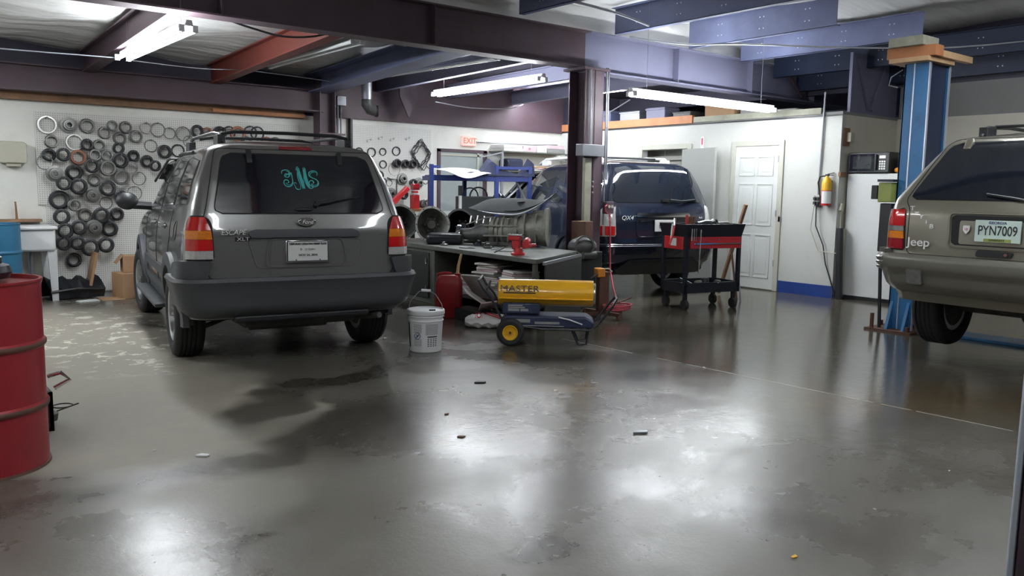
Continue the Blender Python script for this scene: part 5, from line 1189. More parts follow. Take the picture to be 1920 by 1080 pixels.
for i in range(31):
    u_ = i/30; x = .42+1.12*u_; hh = .05+.20*math.exp(-((u_-.42)/.10)**2)+.03*math.exp(-((u_-.62)/.10)**2)+.20*math.exp(-((u_-.97)/.06)**2)+.015*math.sin(u_*14); hh *= min(1, u_*5+.2)
    rows.append([rw(x, -.03, zt2+.037), rw(x, .02, zt2+.04+hh*.8), rw(x, .18, zt2+.04+hh), rw(x, .34, zt2+.04+hh*.5), rw(x, .38, zt2+.037)])
b.grid(rows); tag(b.build('folded_tarp', 'skin_dark'), 'crumpled dark navy tarp heaped on the blue rack', 'tarp')
d = thing('tool_case', 'dark brown case with coiled cables on the rack behind the bell housings', 'case', rw(.76, .20, .762), rrz)
MB().box((-.30, -.15, 0), (.30, .15, .50)).build('body', 'bench_dark', d, bevel=.008)
b = MB(); b.tube([rw(p_[0], p_[1], p_[2]) for p_ in arc((.74, .14, 1.262), .13, 0, 180, 14, 'y')], .012).tube([rw(p_[0], p_[1], p_[2]) for p_ in arc((.64, .22, 1.262), .12, 0, 180, 14, 'y')], .01)
tag(b.build('cable_loop', 'cable_black'), 'black cable loops rising from the dark brown case', 'cable')
pp = P(865, 392, 'y', 9.66)
d = thing('jack_lever', 'white tube with black grip standing behind the bench', 'handle', (P(865, 392, 'y', 9.66).x-.02, 9.66, 0)); zt = P(863, 348, 'y', 9.66).z
MB().cyl((0, 0, 0), (0, 0, zt-.14), .024, 14).build('tube', 'white_plastic', d); MB().cyl((0, 0, zt-.14), (0, 0, zt), .03, 14).build('grip', 'black_plastic', d)
d = thing('folding_stand', 'crossed metal stand legs between the blue rack posts', 'stand', (0, 0, 0))
MB().tube([P(948, 375, 'y', 9.42), P(1000, 325, 'y', 9.42)], .018).build('leg', 'conduit', d); MB().tube([P(968, 340, 'y', 9.40), P(992, 388, 'y', 9.36), (7.70, 9.20, .0)], .016).build('leg', 'conduit', d)
MB().tube([P(948, 375, 'y', 9.42), (P(948, 375, 'y', 9.42).x-.15, 9.35, 0)], .018).build('leg', 'conduit', d)
junk_part(rw(1.20, .16).x, rw(1.20, .16).y, 1.112, .10, 9, 'shiny crumpled metal part low between the blue rack posts', 'chrome'); 
tag(MB().box((1.12, .05, .762), (1.42, .35, 1.11), RKM).build('side_cabinet', 'bench_dark'), 'dark low box on the lower board of the blue rack', 'cabinet')
# wall shelf with boxes in the corner
ws = thing('corner_shelf', 'steel wall shelf crowded with boxes in the far right corner', 'shelf', (0, 0, 0))
sz0 = P(960, 284, 'y', 11.1).z
MB().box((8.45, 11.0, sz0-.02), (9.95, YF-.02, sz0)).build('board', 'bench_steel', ws); MB().box((8.45, 11.0, 0), (8.49, 11.04, sz0-.0205)).build('post', 'conduit', ws); MB().box((9.9, 11.0, 0), (9.94, 11.04, sz0-.0205)).build('post', 'conduit', ws)
MB().box((8.45, 11.0, sz0-.34), (9.95, YF-.02, sz0-.32)).build('board', 'bench_steel', ws)
MB().bar((8.46, 11.0, sz0-.03), (8.05, 11.05, sz0-.12), .02, .02).build('bracket', 'conduit', ws)
x = 8.50
for k, (wd_, ht, m, lb) in enumerate([(.42, .05, 'paper', 'flat pale carton at the left end of the corner shelf, lower'), (.40, .05, 'white_plastic', 'flat white carton at the left end of the corner shelf, upper'), (.28, .10, 'paper_pink', 'pink printed carton on the corner shelf'), (.22, .10, 'plate_white', 'white carton right of the pink carton on the corner shelf'), (.40, .07, 'grey_panel', 'grey flat pack on the corner shelf'), (.38, .06, 'paper_pink', 'pink and white flat pack on the corner shelf under the pipe')]):
    zz = sz0
    if k == 1: zz = sz0+.052; x -= .44
    if k == 5: zz = sz0+.072; x -= .42
    c_ = MB().box((0, -.18, 0), (wd_, .18, ht)).build('carton', m, bevel=.004); c_.location = (x, 11.19, zz); tag(c_, lb, 'box', 'cartons on the corner shelf')
    if k == 2: lettering('FRAGILE'[:0] or 'IIII', .05, frame((.13, -.183, .05), (1, 0, 0), (0, 0, 1)), 'paper_print', c_)
    x += wd_+.02
b = MB(); b.box((8.6, 11.02, sz0-.318), (8.95, 11.3, sz0-.12)); tag(b.build('tool_bag', 'skin_dark', bevel=.05, seg=3), 'dark navy bag under the corner shelf board', 'bag')
tag(MB().tube(arc((8.57, 11.03, sz0-.22), .07, 0, 180, 10, 'x'), .01).build('bag_handle', 'cable_black'), 'black loop of handle beside the navy bag', 'handle')
random.seed(5)
for k in range(9):
    x = 9.0+.10*k; z = sz0-.315+.028*(k % 3); o = MB().cbox((0, 0, .012), (.34, .26, .022), rz=random.uniform(-20, 20)).build('paper_bundle', ['paper', 'paper_pink', 'wood_pine'][k % 3], bevel=.003); o.location = (x, 11.17, z+.0)
    tag(o, f'loose flat paper bundle, {ORD[k]} from the left in the pile under the corner shelf', 'paper', 'paper bundles under the corner shelf')
# ------------------------------------------------------------------ around the bench: can, papers, bag, bucket, heater
c = thing('fuel_can', 'red plastic fuel can on the floor before the workbench', 'fuel can', (4.92, 7.30, 0), -42)
b = MB(); rows = []
for z, sx_, sy_, ox in ((0, .125, .085, 0), (.015, .14, .10, 0), (.36, .14, .10, 0), (.42, .125, .09, -.0), (.455, .10, .07, -.0), (.462, .02, .02, 0)):
    pts = round_poly([(-sx_, -sy_), (sx_, -sy_), (sx_, sy_), (-sx_, sy_)], .05, 5); rows.append([(p[0], p[1], z) for p in pts])
V = b.grid(rows, True); b.bm.faces.new(V[0]); b.bm.faces.new(V[-1]); b.build('body', 'can_red', c, ang=45)
b = MB(); b.tube([(-.12, 0, .40), (-.115, 0, .46), (-.05, 0, .475), (.02, 0, .47), (.03, 0, .44)], .020); b.build('handle', 'can_red', c)
MB().cyl((.09, 0, .43), (.09, 0, .475), .032, 18).build('neck', 'can_red', c)
MB().tube([(.09, 0, .46), (.10, 0, .56), (.13, 0, .68)], [.018, .015, .013], 10).build('spout', 'wood_pine', c, label='yellow brown spout')
b = MB()
for s_ in (-1, 1):
    b.tube([(s_*.10, -.101, .05), (s_*.10, -.101, .34)], .004); 
b.build('rib', 'can_red', c)
# bucket
k = thing('bucket', 'white plastic bucket with lid and raised wire handle', 'bucket', (3.74, 5.90, 0), -38)
MB().lathe([(0, 0), (.128, 0), (.132, .006), (.146, .26), (.152, .262), (.152, .268), (.147, .27), (.148, .295), (.156, .297), (.156, .305), (.149, .307), (.15, .335), (0, .335)], 48).build('body', 'white_plastic', k, ang=30)
MB().lathe([(.148, .318), (.160, .318), (.162, .325), (.162, .348), (.157, .356), (.148, .358), (.143, .346), (0, .346)], 48).build('lid', 'white_plastic', k, ang=30)
hb = MB(); hb.tube([(-.158, 0, .29), (-.13, .0, .42), (-.06, .02, .50), (-.02, .03, .515)], .003, 6); hb.tube([(.158, 0, .29), (.135, 0, .40), (.08, .02, .48), (.03, .03, .505)], .003, 6); hb.build('handle', 'conduit', k)
MB().tube([(-.04, .025, .512), (.04, .03, .508)], .011, 10).build('grip', 'white_plastic', k)
MB().cbox((.06, -.04, .352), (.05, .025, .012), rz=20).build('spout_cap', 'ink', k)
def wrap_label(nm, m, a0, a1, z0, z1, off, par):
    b = MB(); rows = []
    for i in range(13):
        a = R(a0+(a1-a0)*i/12); rows.append([(math.cos(a)*(.132+.054*z+off), math.sin(a)*(.132+.054*z+off), z) for z in np.linspace(z0, z1, 5)])
    b.grid(rows); return b.build(nm, m, par)
wrap_label('label', 'ink', -182, -150, .04, .25, .0012, k)
for (a0, a1, zz) in [(-128, -98, z) for z in np.arange(.06, .24, .0125)]:
    if .115 < zz < .17: continue
    wrap_label('label_print', 'ink_grey', a0, a1, zz, zz+.005, .0016, k)
b = MB(); a = R(-113); cc = Vector((math.cos(a)*.142, math.sin(a)*.142, .145)); T = Matrix.Translation(cc) @ rot_to((math.cos(a), math.sin(a), 0)); b.lathe([(.024, 0), (.028, 0), (.028, .002), (.024, .002)], 24, T, closed=True); b.tube([T @ Vector((-.017, -.017, .001)), T @ Vector((.017, .017, .001))], .002, 5); b.tube([T @ Vector((-.01, .012, .001)), T @ Vector((.0, -.012, .001)), T @ Vector((.012, .008, .001))], .0025, 5); b.build('warning_symbol', 'rack_blue', k)
for zz in np.arange(.155, .245, .0085): wrap_label('label_print', 'ink_grey', -84, -40, zz, zz+.0045, .0016, k)
wrap_label('label_print', 'ink', -78, -42, .132, .142, .0016, k)
for j in range(4):
    for q in range(5): wrap_label('label_print', 'ink', -78+j*9.5, -72+j*9.5, .055+q*.015, .062+q*.015, .0016, k)

# paper stacks on the lower shelf and sliding to the floor
random.seed(3)
def paper_stack(x, y, z, n, w_, l_, label, tilt=0, m='paper', grp='stacks of old papers under the workbench', spread=.02, rz=0):
    for i in range(n):
        o = MB().cbox((0, 0, 0), (w_*random.uniform(.9, 1.05), l_*random.uniform(.9, 1.05), .022)).build('paper_bundle', m if i % 4 else 'paper_pink', bevel=.005)
        o.location = (x+random.uniform(-1, 1)*spread-.006*i*(tilt > 0), y+random.uniform(-1, 1)*spread, z+.012+i*.0245); o.rotation_euler = (R(random.uniform(-1, 1)), R(tilt), R(rz+random.uniform(-8, 8)))
        tag(o, f'{label}, {ORD[n-1-i]} from its top', 'papers', grp)
paper_stack(*bw(.26, 1.12)[:2], .181, 16, .36, .30, 'yellowed paper bundle in the middle stack under the workbench', rz=20)
paper_stack(*bw(.24, .62)[:2], .181, 14, .34, .28, 'white paper bundle in the near end stack under the workbench', rz=-12, grp='near stack of papers under the workbench')
paper_stack(*bw(.24, 1.58)[:2], .181, 8, .40, .28, 'grey paper bundle in the low far stack under the workbench', rz=40, grp='low stack of papers under the workbench')
for j, (x, y, z, tx, ty, rz, w_, m, lb) in enumerate([(5.16, 7.10, .34, 0, 42, 20, .38, 'paper', 'yellowed open catalogue sliding off the shelf above the fuel can side'), (5.02, 6.92, .24, 10, 34, -20, .34, 'paper', 'pale booklet slumped below the open catalogue'), (5.02, 6.66, .20, -8, 24, 60, .26, 'paper_pink', 'pinkish leaflet low beside the heater handle')]):
    o = MB().cbox((0, 0, 0), (w_, .26, .014)).build('catalogue', m, bevel=.003); o.location = (x, y, z); o.rotation_euler = (R(tx), R(ty), R(rz)); tag(o, lb, 'papers')
tag(MB().cbox((5.05, 6.95, .06), (.22, .55, .12), rz=8).build('black_tray', 'black_plastic', bevel=.01), 'black plastic tray under the slumped booklets', 'tray')
s = thing('salt_bag', 'white plastic bag with red print lying on the floor behind the heater wheel', 'bag', (4.90, 6.55, 0), -38)
b = MB(); rows = []
for i in range(15):
    u_ = -.24+.48*i/14; e_ = math.sqrt(max(0, 1-(u_/.25)**4)); row = []
    for j in range(12):
        a = 2*PI*j/12; row.append((u_, .13*math.cos(a)*(.35+.65*e_), max(.003, .055+.075*math.sin(a)*e_+.012*math.sin(i*1.9+j*2.3))))
    rows.append(row)
V = b.grid(rows, True); b.bm.faces.new(V[0]); b.bm.faces.new(V[-1]); b.build('sack', 'white_plastic', s)
lettering('IOI', .085, frame((-.10, -.10, .13), (1, 0, 0), (0, .75, .66)), 'paint_red', s, depth=.004, sx=.7)
MB().tube([(-.02, -.03, .148), (.04, -.07, .142), (.10, -.09, .125), (.17, -.09, .11)], .006).tube([(-.02, -.06, .142), (.05, -.10, .125), (.12, -.11, .105)], .006).build('printed_arc', 'paint_red', s)

# the yellow torpedo heater on its cart
h = thing('space_heater', 'yellow torpedo heater on a dark blue wheeled tank', 'heater', (4.80, 5.62, 0), -42)
HL = .83; hz = .455; hr = .115
b = MB()
def octo(r, z, fl=.0): 
    pts = []
    for j in range(32):
        a = 2*PI*j/32; q = r*(1+.03*math.cos(4*a)); pts.append((q*math.cos(a), q*math.sin(a)))
    return pts
rows = []
for x, r in ((-.385, hr*.86), (-.395, hr*.93), (-.385, hr), (-.35, hr*1.0), (.44, hr*1.0), (.455, hr*.98), (.455, hr*.9), (.40, hr*.88)): rows.append([(x, p[0], hz+p[1]) for p in octo(r, 0)])
b.grid(rows, True); b.build('upper_shell', 'heater_yellow', h, ang=30)
MB().box((-.385, -hr-.012, hz-.048), (.45, -hr+.02, hz-.036)).build('shell_seam', 'heater_yellow', h, bevel=.003)
MB().lathe([(0, 0), (hr*.86, 0), (hr*.87, .02)], 32, Matrix.Translation((-.37, 0, hz)) @ Matrix.Rotation(R(90), 4, 'Y')).build('fan_guard', 'black_metal', h)
b = MB(); b.lathe([(hr*.80, 0), (hr*.84, .06), (hr*.80, .065), (hr*.70, .0)], 32, Matrix.Translation((.41, 0, hz)) @ Matrix.Rotation(R(90), 4, 'Y'), closed=True); b.build('nozzle', 'ring_bright', h)
MB().lathe([(0, 0), (hr*.7, 0)], 24, Matrix.Translation((.40, 0, hz)) @ Matrix.Rotation(R(90), 4, 'Y')).build('burner', 'cast_dark', h)
lettering('MASTER', .078, frame((-.20, -hr*1.06, hz+.045), (1, 0, 0), (0, .30, 1)), 'ink', h, depth=.002, bold=0, sx=1.25)
MB().box((-.345, -hr*1.03-.001, hz+.002), (-.055, -hr*1.02, hz+.012)).build('lettering_bar', 'ink', h)
MB().box((-.35, -.125, .275), (-.02, .11, .372)).build('control_box', 'heater_blue', h, bevel=.01)
b = MB()
for x0, z0, x1, z1 in ((-.30, .345, -.17, .357), (-.30, .327, -.15, .339), (-.30, .300, -.20, .322), (-.19, .300, -.12, .322)): b.box((x0, -.127, z0), (x1, -.1245, z1))
b.build('control_label', 'ink_grey', h)
b = MB(); b.prism(round_poly([(-.36, .20), (-.33, .262), (.40, .262), (.47, .21), (.45, .165), (-.34, .155)], .03), 'y', -.16, .16); b.build('fuel_tank', 'heater_blue', h, bevel=.012)
MB().box((-.30, -.163, .205), (-.10, -.159, .235)).box((-.06, -.163, .195), (.16, -.159, .215)).build('tank_label', 'ink_grey', h)
MB().tube([(-.20, -.168, .178), (.20, -.168, .178)], .004).build('tank_trim', 'ring_grey', h)
for y in (-.165, .165): MB().tube([(-.52, y, .50), (-.45, y, .42), (-.33, y, .19), (.0, y, .15), (.44, y, .15), (.50, y, .20), (.62, y, .36), (.58, y, .30)][:7], .011).build('frame_tube', 'black_metal', h)
MB().tube([(-.52, -.165, .50), (-.56, -.165, .57), (-.54, 0, .60), (-.56, .165, .57), (-.52, .165, .50)], .011).build('handle', 'black_metal', h)
MB().tube([(-.50, -.165, .47), (-.47, 0, .55), (-.50, .165, .47)], .009).build('handle', 'black_metal', h)
MB().tube([(.62, -.165, .36), (.66, -.10, .42), (.66, .10, .42), (.62, .165, .36)], .011).build('front_handle', 'black_metal', h)
for y in (-.13, .13): MB().tube([(.26, y, .16), (.33, y, .0+.01), (.40, y, .02), (.42, y, .16)], .009).build('leg', 'black_metal', h)
MB().tube([(-.27, -.2, .122), (-.27, .2, .122)], .012).box((-.29, -.15, .12), (-.25, -.13, .2)).box((-.29, .13, .12), (-.25, .15, .2)).build('axle', 'black_metal', h)
for y in (-.215, .215):
    T = Matrix.Translation((-.27, y, .124)) @ Matrix.Rotation(R(90 if y < 0 else -90), 4, 'X')
    ty = MB().lathe([(.065, -.035), (.10, -.04), (.118, -.028), (.124, -.01), (.124, .01), (.118, .028), (.10, .04), (.065, .035)], 36, T, closed=True).build('wheel', 'rubber', h)
    MB().lathe([(.0, .030), (.018, .030), (.02, .018), (.05, .022), (.062, .036), (.068, .036), (.068, -.03), (0, -.03)], 30, T).build('hub', 'hub_yellow', ty)
    MB().lathe([(0, .045), (.010, .045), (.011, .02)], 12, T).build('axle_cap', 'rust', ty)
MB().tube([(.15, -.17, .26), (.25, -.18, .24), (.36, -.17, .20)], .006).build('power_cord', 'silver_badge', h)

# yellow and red machine with hose beside the column
j = thing('transmission_jack', 'rusty red floor jack with yellow top beside the centre column', 'jack', (6.30, 6.42, 0), -20)
MB().box((-.02, -.04, .06), (.10, .05, .50)).build('mast', 'rust', j, bevel=.01); MB().box((-.05, -.06, .44), (.04, .06, .54)).build('head', 'orange', j, bevel=.012); MB().tube([(-.04, -.05, .53), (.08, -.05, .535), (.12, -.05, .50)], .008).build('top_bar', 'beige_plastic', j)
MB().tube([(-.05, -.05, .48), (-.14, -.06, .43), (-.16, -.06, .36)], .010).build('lever', 'black_metal', j)
for a in (20, 110, 200, 290): MB().bar((.04, 0, .05), (.04+.26*math.cos(R(a)), .26*math.sin(R(a)), .05), .04, .035).cyl((.04+.26*math.cos(R(a)), .26*math.sin(R(a))-.02, .03), (.04+.26*math.cos(R(a)), .26*math.sin(R(a))+.02, .03), .03, 14).build('leg', 'rust', j)
MB().tube([(.02, -.06, .10), (.34, -.10, .22)], .009).build('handle_rod', 'rust', j)
b = MB()
hp = [(7.22, 7.22, 1.10), (7.22, 7.20, .9), (7.21, 7.18, .6), (7.18, 7.14, .40), (7.0, 6.9, .22), (6.66, 6.5, .14), (6.55, 6.26, .10)]
b.tube(hp, .009); 
for q in range(3): b.tube([(6.42+(.15+.015*q)*math.cos(t_)*1.0, 6.26+(.10+.01*q)*math.sin(t_), .10+.022*q) for t_ in np.linspace(0, 2*PI, 24)[:-1]], .009, 8, closed=True)
tag(b.build('air_hose', 'hose_red'), 'red air hose running down the column and coiled on the floor jack', 'hose')

# ------------------------------------------------------------------ tool cart
ca = thing('tool_cart', 'black rolling tool cart with a red drawer before the black SUV', 'tool cart', (7.92, 6.36, 0), -14)
W2, D2, ZT, ZB = .40, .24, .985, .20
def tray(z, h_, out, nm):
    b = MB(); t0, t1 = W2, W2+out; d0, d1 = D2, D2+out
    lo = [(-t0, -d0, z), (t0, -d0, z), (t0, d0, z), (-t0, d0, z)]; hi = [(-t1, -d1, z+h_), (t1, -d1, z+h_), (t1, d1, z+h_), (-t1, d1, z+h_)]
    hi2 = [(-t1+.015, -d1+.015, z+h_), (t1-.015, -d1+.015, z+h_), (t1-.015, d1-.015, z+h_), (-t1+.015, d1-.015, z+h_)]; lo2 = [(x*.97, y*.97, z+.01) for x, y, _ in lo]
    V = b.grid([lo, hi, hi2, lo2], True); b.bm.faces.new(V[0]); b.bm.faces.new(V[-1]); return b.build(nm, 'black_metal', ca, smooth=False, bevel=.004)
tray(ZT-.13, .15, .03, 'top_tray'); tray(ZB, .12, .0, 'bottom_tray')
for sx_ in (-1, 1):
    for sy_ in (-1, 1):
        MB().box((sx_*(W2-.02)-.02, sy_*(D2-.02)-.02, ZB), (sx_*(W2-.02)+.02, sy_*(D2-.02)+.02, ZT-.12)).build('leg', 'black_metal', ca)
        cs = MB().box((sx_*(W2-.05)-.02, sy_*(D2-.05)-.02, .10), (sx_*(W2-.05)+.02, sy_*(D2-.05)+.02, ZB)).build('caster_fork', 'black_metal', ca)
        MB().cyl((sx_*(W2-.05)-.02, sy_*(D2-.05), .06), (sx_*(W2-.05)+.02, sy_*(D2-.05), .06), .06, 22).build('caster_wheel', 'rubber', cs)
dr = MB().box((-W2+.06, -D2-.01, ZT-.265), (W2-.01, D2-.02, ZT-.13)).build('drawer', 'paint_red', ca, bevel=.006)
MB().box((-W2+.10, -D2-.025, ZT-.215), (W2-.02, -D2-.01, ZT-.20)).build('handle', 'chrome', dr)
MB().cyl((.06, -D2-.018, ZT-.16), (.06, -D2-.01, ZT-.16), .012, 14).build('lock', 'chrome', dr)
MB().box((-W2-.005, -D2+.05, ZT-.28), (-W2+.05, D2-.05, ZT-.13)).build('side_box', 'paint_red', ca, bevel=.006)
MB().box((-W2-.009, -.06, ZT-.24), (-W2-.004, .06, ZT-.15)).build('side_label', 'plate_white', ca)
CM = Matrix.Translation((7.92, 6.36, 0)) @ Matrix.Rotation(R(-14), 4, 'Z')
def cw(x, y, z=0): return CM @ Vector((x, y, z))
ZI = ZT-.12
random.seed(21)
for q in range(14):
    x = -.22+.038*q; o = MB().lathe([(0, 0), (.013, 0), (.013, .13), (.009, .13), (.009, .10), (0, .10)], 12).build('socket', 'chrome'); o.location = cw(x, -.10+.03*(q % 2), ZI); tag(o, f'chrome socket standing on the tool cart tray, {ORD[q]} from the left', 'socket', 'chrome sockets on the tool cart')
def on_cart(nm, b, m, x, y, z, label, cat, rz=0, **kw):
    o = b.build(nm, m, **kw); o.location = cw(x, y, z); o.rotation_euler[2] = R(rz-14); return tag(o, label, cat)
on_cart('screwdriver', MB().cyl((0, 0, 0), (0, 0, .12), .005, 8).cyl((0, 0, .12), (0, 0, .24), .016, 10), 'paint_red', -.30, -.10, ZI, 'red handled screwdriver standing at the left end of the cart', 'screwdriver')
for q in range(4): on_cart('screwdriver', MB().cyl((0, 0, 0), (0, 0, .12), .005, 8).cyl((0, 0, .12), (.01, 0, .22), .014, 10), 'wood_old', -.20+.03*q, .02, ZI, f'brown handled screwdriver on the cart, {ORD[q]} from the left', 'screwdriver')
pl_ = thing('pliers', 'red handled pliers hanging over the left end of the cart', 'pliers', cw(-W2-.07, -.08, ZT-.10), -14)
MB().tube([(.02, 0, .10), (0, 0, .0), (-.06, -.02, -.12)], .012).build('handle', 'paint_red', pl_); MB().tube([(.01, .03, .12), (.0, .03, .02), (-.01, .02, -.06)], .010).build('handle', 'silver_badge', pl_); MB().tube([(.02, 0, .10), (.03, .02, .18)], .014).build('jaw', 'chrome', pl_)
on_cart('ratchet', MB().tube([(0, 0, 0), (.10, 0, .02), (.20, 0, .02)], .012).ball((.21, 0, .02), .03, 10, 6), 'chrome', -.18, -.16, ZT+.03, 'chrome ratchet lying across the left end of the cart tray', 'ratchet')
on_cart('extension_bar', MB().cyl((0, 0, 0), (-.015, 0, -.50), .007, 8), 'chrome', -.24, -D2-.06, ZT-.04, 'long chrome bar hanging on the front of the cart', 'bar')
for q in range(3): on_cart('punch', MB().cyl((0, 0, 0), (0, 0, -.14), .007, 8), 'chrome', -.36+.03*q, -D2-.05, ZT-.03, f'short punch hanging on the cart front, {ORD[q]} from the left', 'punch')
on_cart('spray_nozzle', MB().cbox((0, 0, .07), (.04, .03, .14)).cbox((-.02, 0, .14), (.06, .03, .03)), 'black_plastic', .20, .0, ZI+.03, 'black trigger tool upright near the right end of the cart', 'tool')
on_cart('air_tool', MB().tube([(0, 0, .03), (.14, 0, .04), (.2, .02, .03)], [.03, .026, .016], 12).cyl((.05, 0, .03), (.06, -.05, .0), .016, 10), 'ring_grey', .18, -.06, ZT-.02, 'grey air ratchet lying at the right of the cart tray', 'tool')
on_cart('brass_fitting', MB().lathe([(.01, 0), (.025, 0), (.028, .02), (.02, .03), (.02, .05), (.01, .05)], 12), 'hub_yellow', .33, .05, ZT-.04, 'small brass fitting at the right end of the cart', 'fitting')
random.seed(9)
for q, (x, y, s_, m, lb) in enumerate([(-.25, 0, .07, 'cast_alu', 'greasy aluminium part in the left of the cart bottom tray'), (-.05, -.06, .09, 'cast_alu', 'shiny cast part in the middle of the cart bottom tray'), (.12, .04, .10, 'greasy_black', 'black round part in the cart bottom tray'), (.26, .0, .08, 'cast_dark', 'dark machine part at the right of the cart bottom tray')]):
    o = junk_part(*cw(x, y, ZB+.02), s_, 30+q, lb, m)
on_cart('wrench', MB().tube([(0, 0, 0), (-.10, .02, .05), (-.22, .04, .10)], .01), 'chrome', -.12, -.10, ZB+.06, 'wrench sticking up from the left of the bottom tray', 'wrench')
on_cart('wrench', MB().tube([(0, 0, 0), (.12, -.04, .06)], .009), 'chrome', -.02, -.20, ZB+.06, 'bright wrench over the front lip of the bottom tray', 'wrench')
# sticks leaning behind the cart
tag(MB().bar((9.12, 7.0, .02), (9.02, 6.55, 1.22), .045, .03).build('wooden_stick', 'wood_old'), 'brown wooden stick leaning upright behind the right end of the tool cart', 'stick')
tag(MB().tube([(8.72, 6.35, 0), (8.86, 6.55, .80)], .012).build('metal_rod', 'conduit'), 'thin grey rod leaning behind the cart, nearer of two', 'rod')
tag(MB().tube([(8.85, 6.50, 0), (8.80, 6.62, .85)], .014).build('metal_rod', 'rust'), 'rusty rod leaning behind the cart, farther of two', 'rod')

# ------------------------------------------------------------------ office wall fittings
e = thing('fire_extinguisher', 'fire extinguisher with yellow top and red bottom on the office wall edge', 'fire extinguisher', (XD-.075, 6.02, 1.22))
MB().lathe([(0, 0), (.058, 0), (.062, .01), (.062, .24)], 28).build('cylinder', 'paint_red', e); MB().lathe([(.0625, .20), (.063, .30), (.05, .345), (.025, .37), (.02, .39), (0, .39)], 28).build('shoulder', 'hub_yellow', e, label='yellow upper part')
b = MB(); rows = [[(.064*math.cos(a), .064*math.sin(a), z) for z in (.03, .19)] for a in np.linspace(R(150), R(300), 12)]; b.grid(rows); b.build('label', 'plate_white', e)
MB().box((-.02, -.02, .385), (.02, .02, .41)).bar((-.0, .0, .41), (.06, -.06, .43), .02, .01).bar((0, 0, .40), (.06, -.05, .40), .02, .01).build('valve', 'black_metal', e)
MB().tube([(0, .01, .39), (-.02, .09, .38), (-.02, .115, .30), (-.01, .095, .18), (-.01, .08, .10)], .010).build('hose', 'cable_black', e); MB().box((.05, -.03, .02), (.075, .03, .33)).build('bracket', 'black_metal', e)
o = thing('power_outlet', 'grey double outlet box with cords on the office wall by the extinguisher', 'outlet', (XD-.02, 6.17, 1.28))
MB().box((-.03, -.045, -.07), (.02, .045, .07)).build('box', 'ring_grey', o, bevel=.006)
for y in (-.025, .025):
    for z in (-.03, .03): MB().box((-.055, y-.016, z-.02), (-.03, y+.016, z+.02)).build('plug', 'black_plastic', o, bevel=.004)
tag(MB().tube([(XD-.02, 6.17, 1.36), (XD-.02, 6.16, 1.9), (XD-.02, 6.155, 2.40), (XD-.02, 6.15, 2.7)], .012).build('conduit_pipe', 'conduit'), 'grey conduit running down the office wall to the outlet', 'conduit')
tag(MB().tube([(XD-.07, 6.16, 1.24), (XD-.07, 6.15, .95), (XD-.05, 6.04, .70), (XD-.03, 6.0, .45), (XD+.0, 5.86, .05)], .008).build('black_flex', 'cable_black'), 'black cord drooping from the outlet to the floor', 'cord')
tag(MB().tube([(XD-.07, 6.19, 1.24), (XD-.08, 6.22, .90), (XD-.06, 6.10, .62), (XD-.03, 5.86, .60), (XD+.05, 5.86, .78), (XD+.06, 5.88, 1.15)], .006).build('pale_flex', 'beige_plastic'), 'pale cord looping from the outlet around the wall corner', 'cord')
tag(MB().cbox((XD+.06, 5.875, 1.20), (.05, .04, .10), ry=20).build('cord_connector', 'beige_plastic', bevel=.006), 'pale connector hanging beside the fridge', 'connector')
s = thing('siren_box', 'small beige box on a brown backing high on the nook wall', 'sensor', (XD+.12, YN, 2.10))
MB().box((-.08, -.02, -.10), (.05, 0, .13)).build('backing', 'wood_old', s); MB().box((-.03, -.08, -.05), (.07, -.02, .07)).build('box', 'beige_plastic', s, bevel=.006)
tag(MB().cbox((XD-.008, 8.15, 2.10), (.012, .05, .20)).build('level_tool', 'silver_badge'), 'short silver strip on the office wall above the grey door leaf', 'strip')
tag(MB().cbox((XD-.016, 8.15, 2.13), (.004, .03, .10)).build('red_label', 'paper_print'), 'red label on the silver strip above the grey door leaf', 'label')
# fridge with microwave
f = thing('freezer', 'tall white freezer cabinet in the nook right of the office corner', 'freezer', (10.22, 5.30, 0))
MB().box((0, .0, .03), (.70, .56, 1.64)).build('cabinet', 'fridge_white', f, bevel=.012)
MB().box((-.035, -.56+.0, .05), (.70, .0, 1.64)).build('cabinet_front', 'fridge_white', f, bevel=.012)
MB().box((-.045, -.36, .10), (-.034, -.26, .20)).build('vent', 'wood_grey', f)
MB().box((.0, -.5, 0), (.66, .52, .05)).build('plinth', 'black_plastic', f)
m_ = thing('microwave', 'black microwave oven on top of the white freezer', 'microwave', (10.20, 5.85, 1.641), 0)
MB().box((0, -.55, .01), (.38, .0, .27)).build('case', 'black_plastic', m_, bevel=.01)
MB().box((-.008, -.36, .03), (.0, -.02, .25)).build('door', 'tint_glass', m_, bevel=.004)
MB().box((-.011, -.32, .06), (-.007, -.07, .22)).build('window', 'side_glass', m_)
MB().box((-.03, -.39, .04), (-.008, -.37, .24)).build('handle', 'black_plastic', m_, bevel=.004)
kp = MB()
for a_i in range(3):
    for b_i in range(4): kp.box((-.006, -.50+.03*a_i, .05+.03*b_i), (-.001, -.48+.03*a_i, .07+.03*b_i))
kp.box((-.006, -.50, .19), (-.001, -.42, .225)); kp.build('keypad', 'ring_bright', m_)
for a_i in range(4): MB().cyl((.04+.28*(a_i % 2), -.5+.45*(a_i//2), 0), (.04+.28*(a_i % 2), -.5+.45*(a_i//2), .012), .015, 10).build('foot', 'black_plastic', m_)
b = MB(); b.ball((10.30, 5.20, 1.685), .06, 12, 6, (1, 1.4, .65)); tag(b.build('snack_bag', 'orange'), 'orange bag beside the microwave on the freezer', 'bag')
b = MB(); b.box((10.36, 5.12, 1.641), (10.52, 5.26, 1.84)); tag(b.build('cereal_box', 'lime', bevel=.01), 'dull green box behind the orange bag', 'box')
tag(MB().tube([(XD-.03, 5.78, 0), (XD+.0, 5.84, .93)], .045, 14).build('black_pipe', 'black_plastic'), 'black pipe standing in the gap beside the freezer', 'pipe')
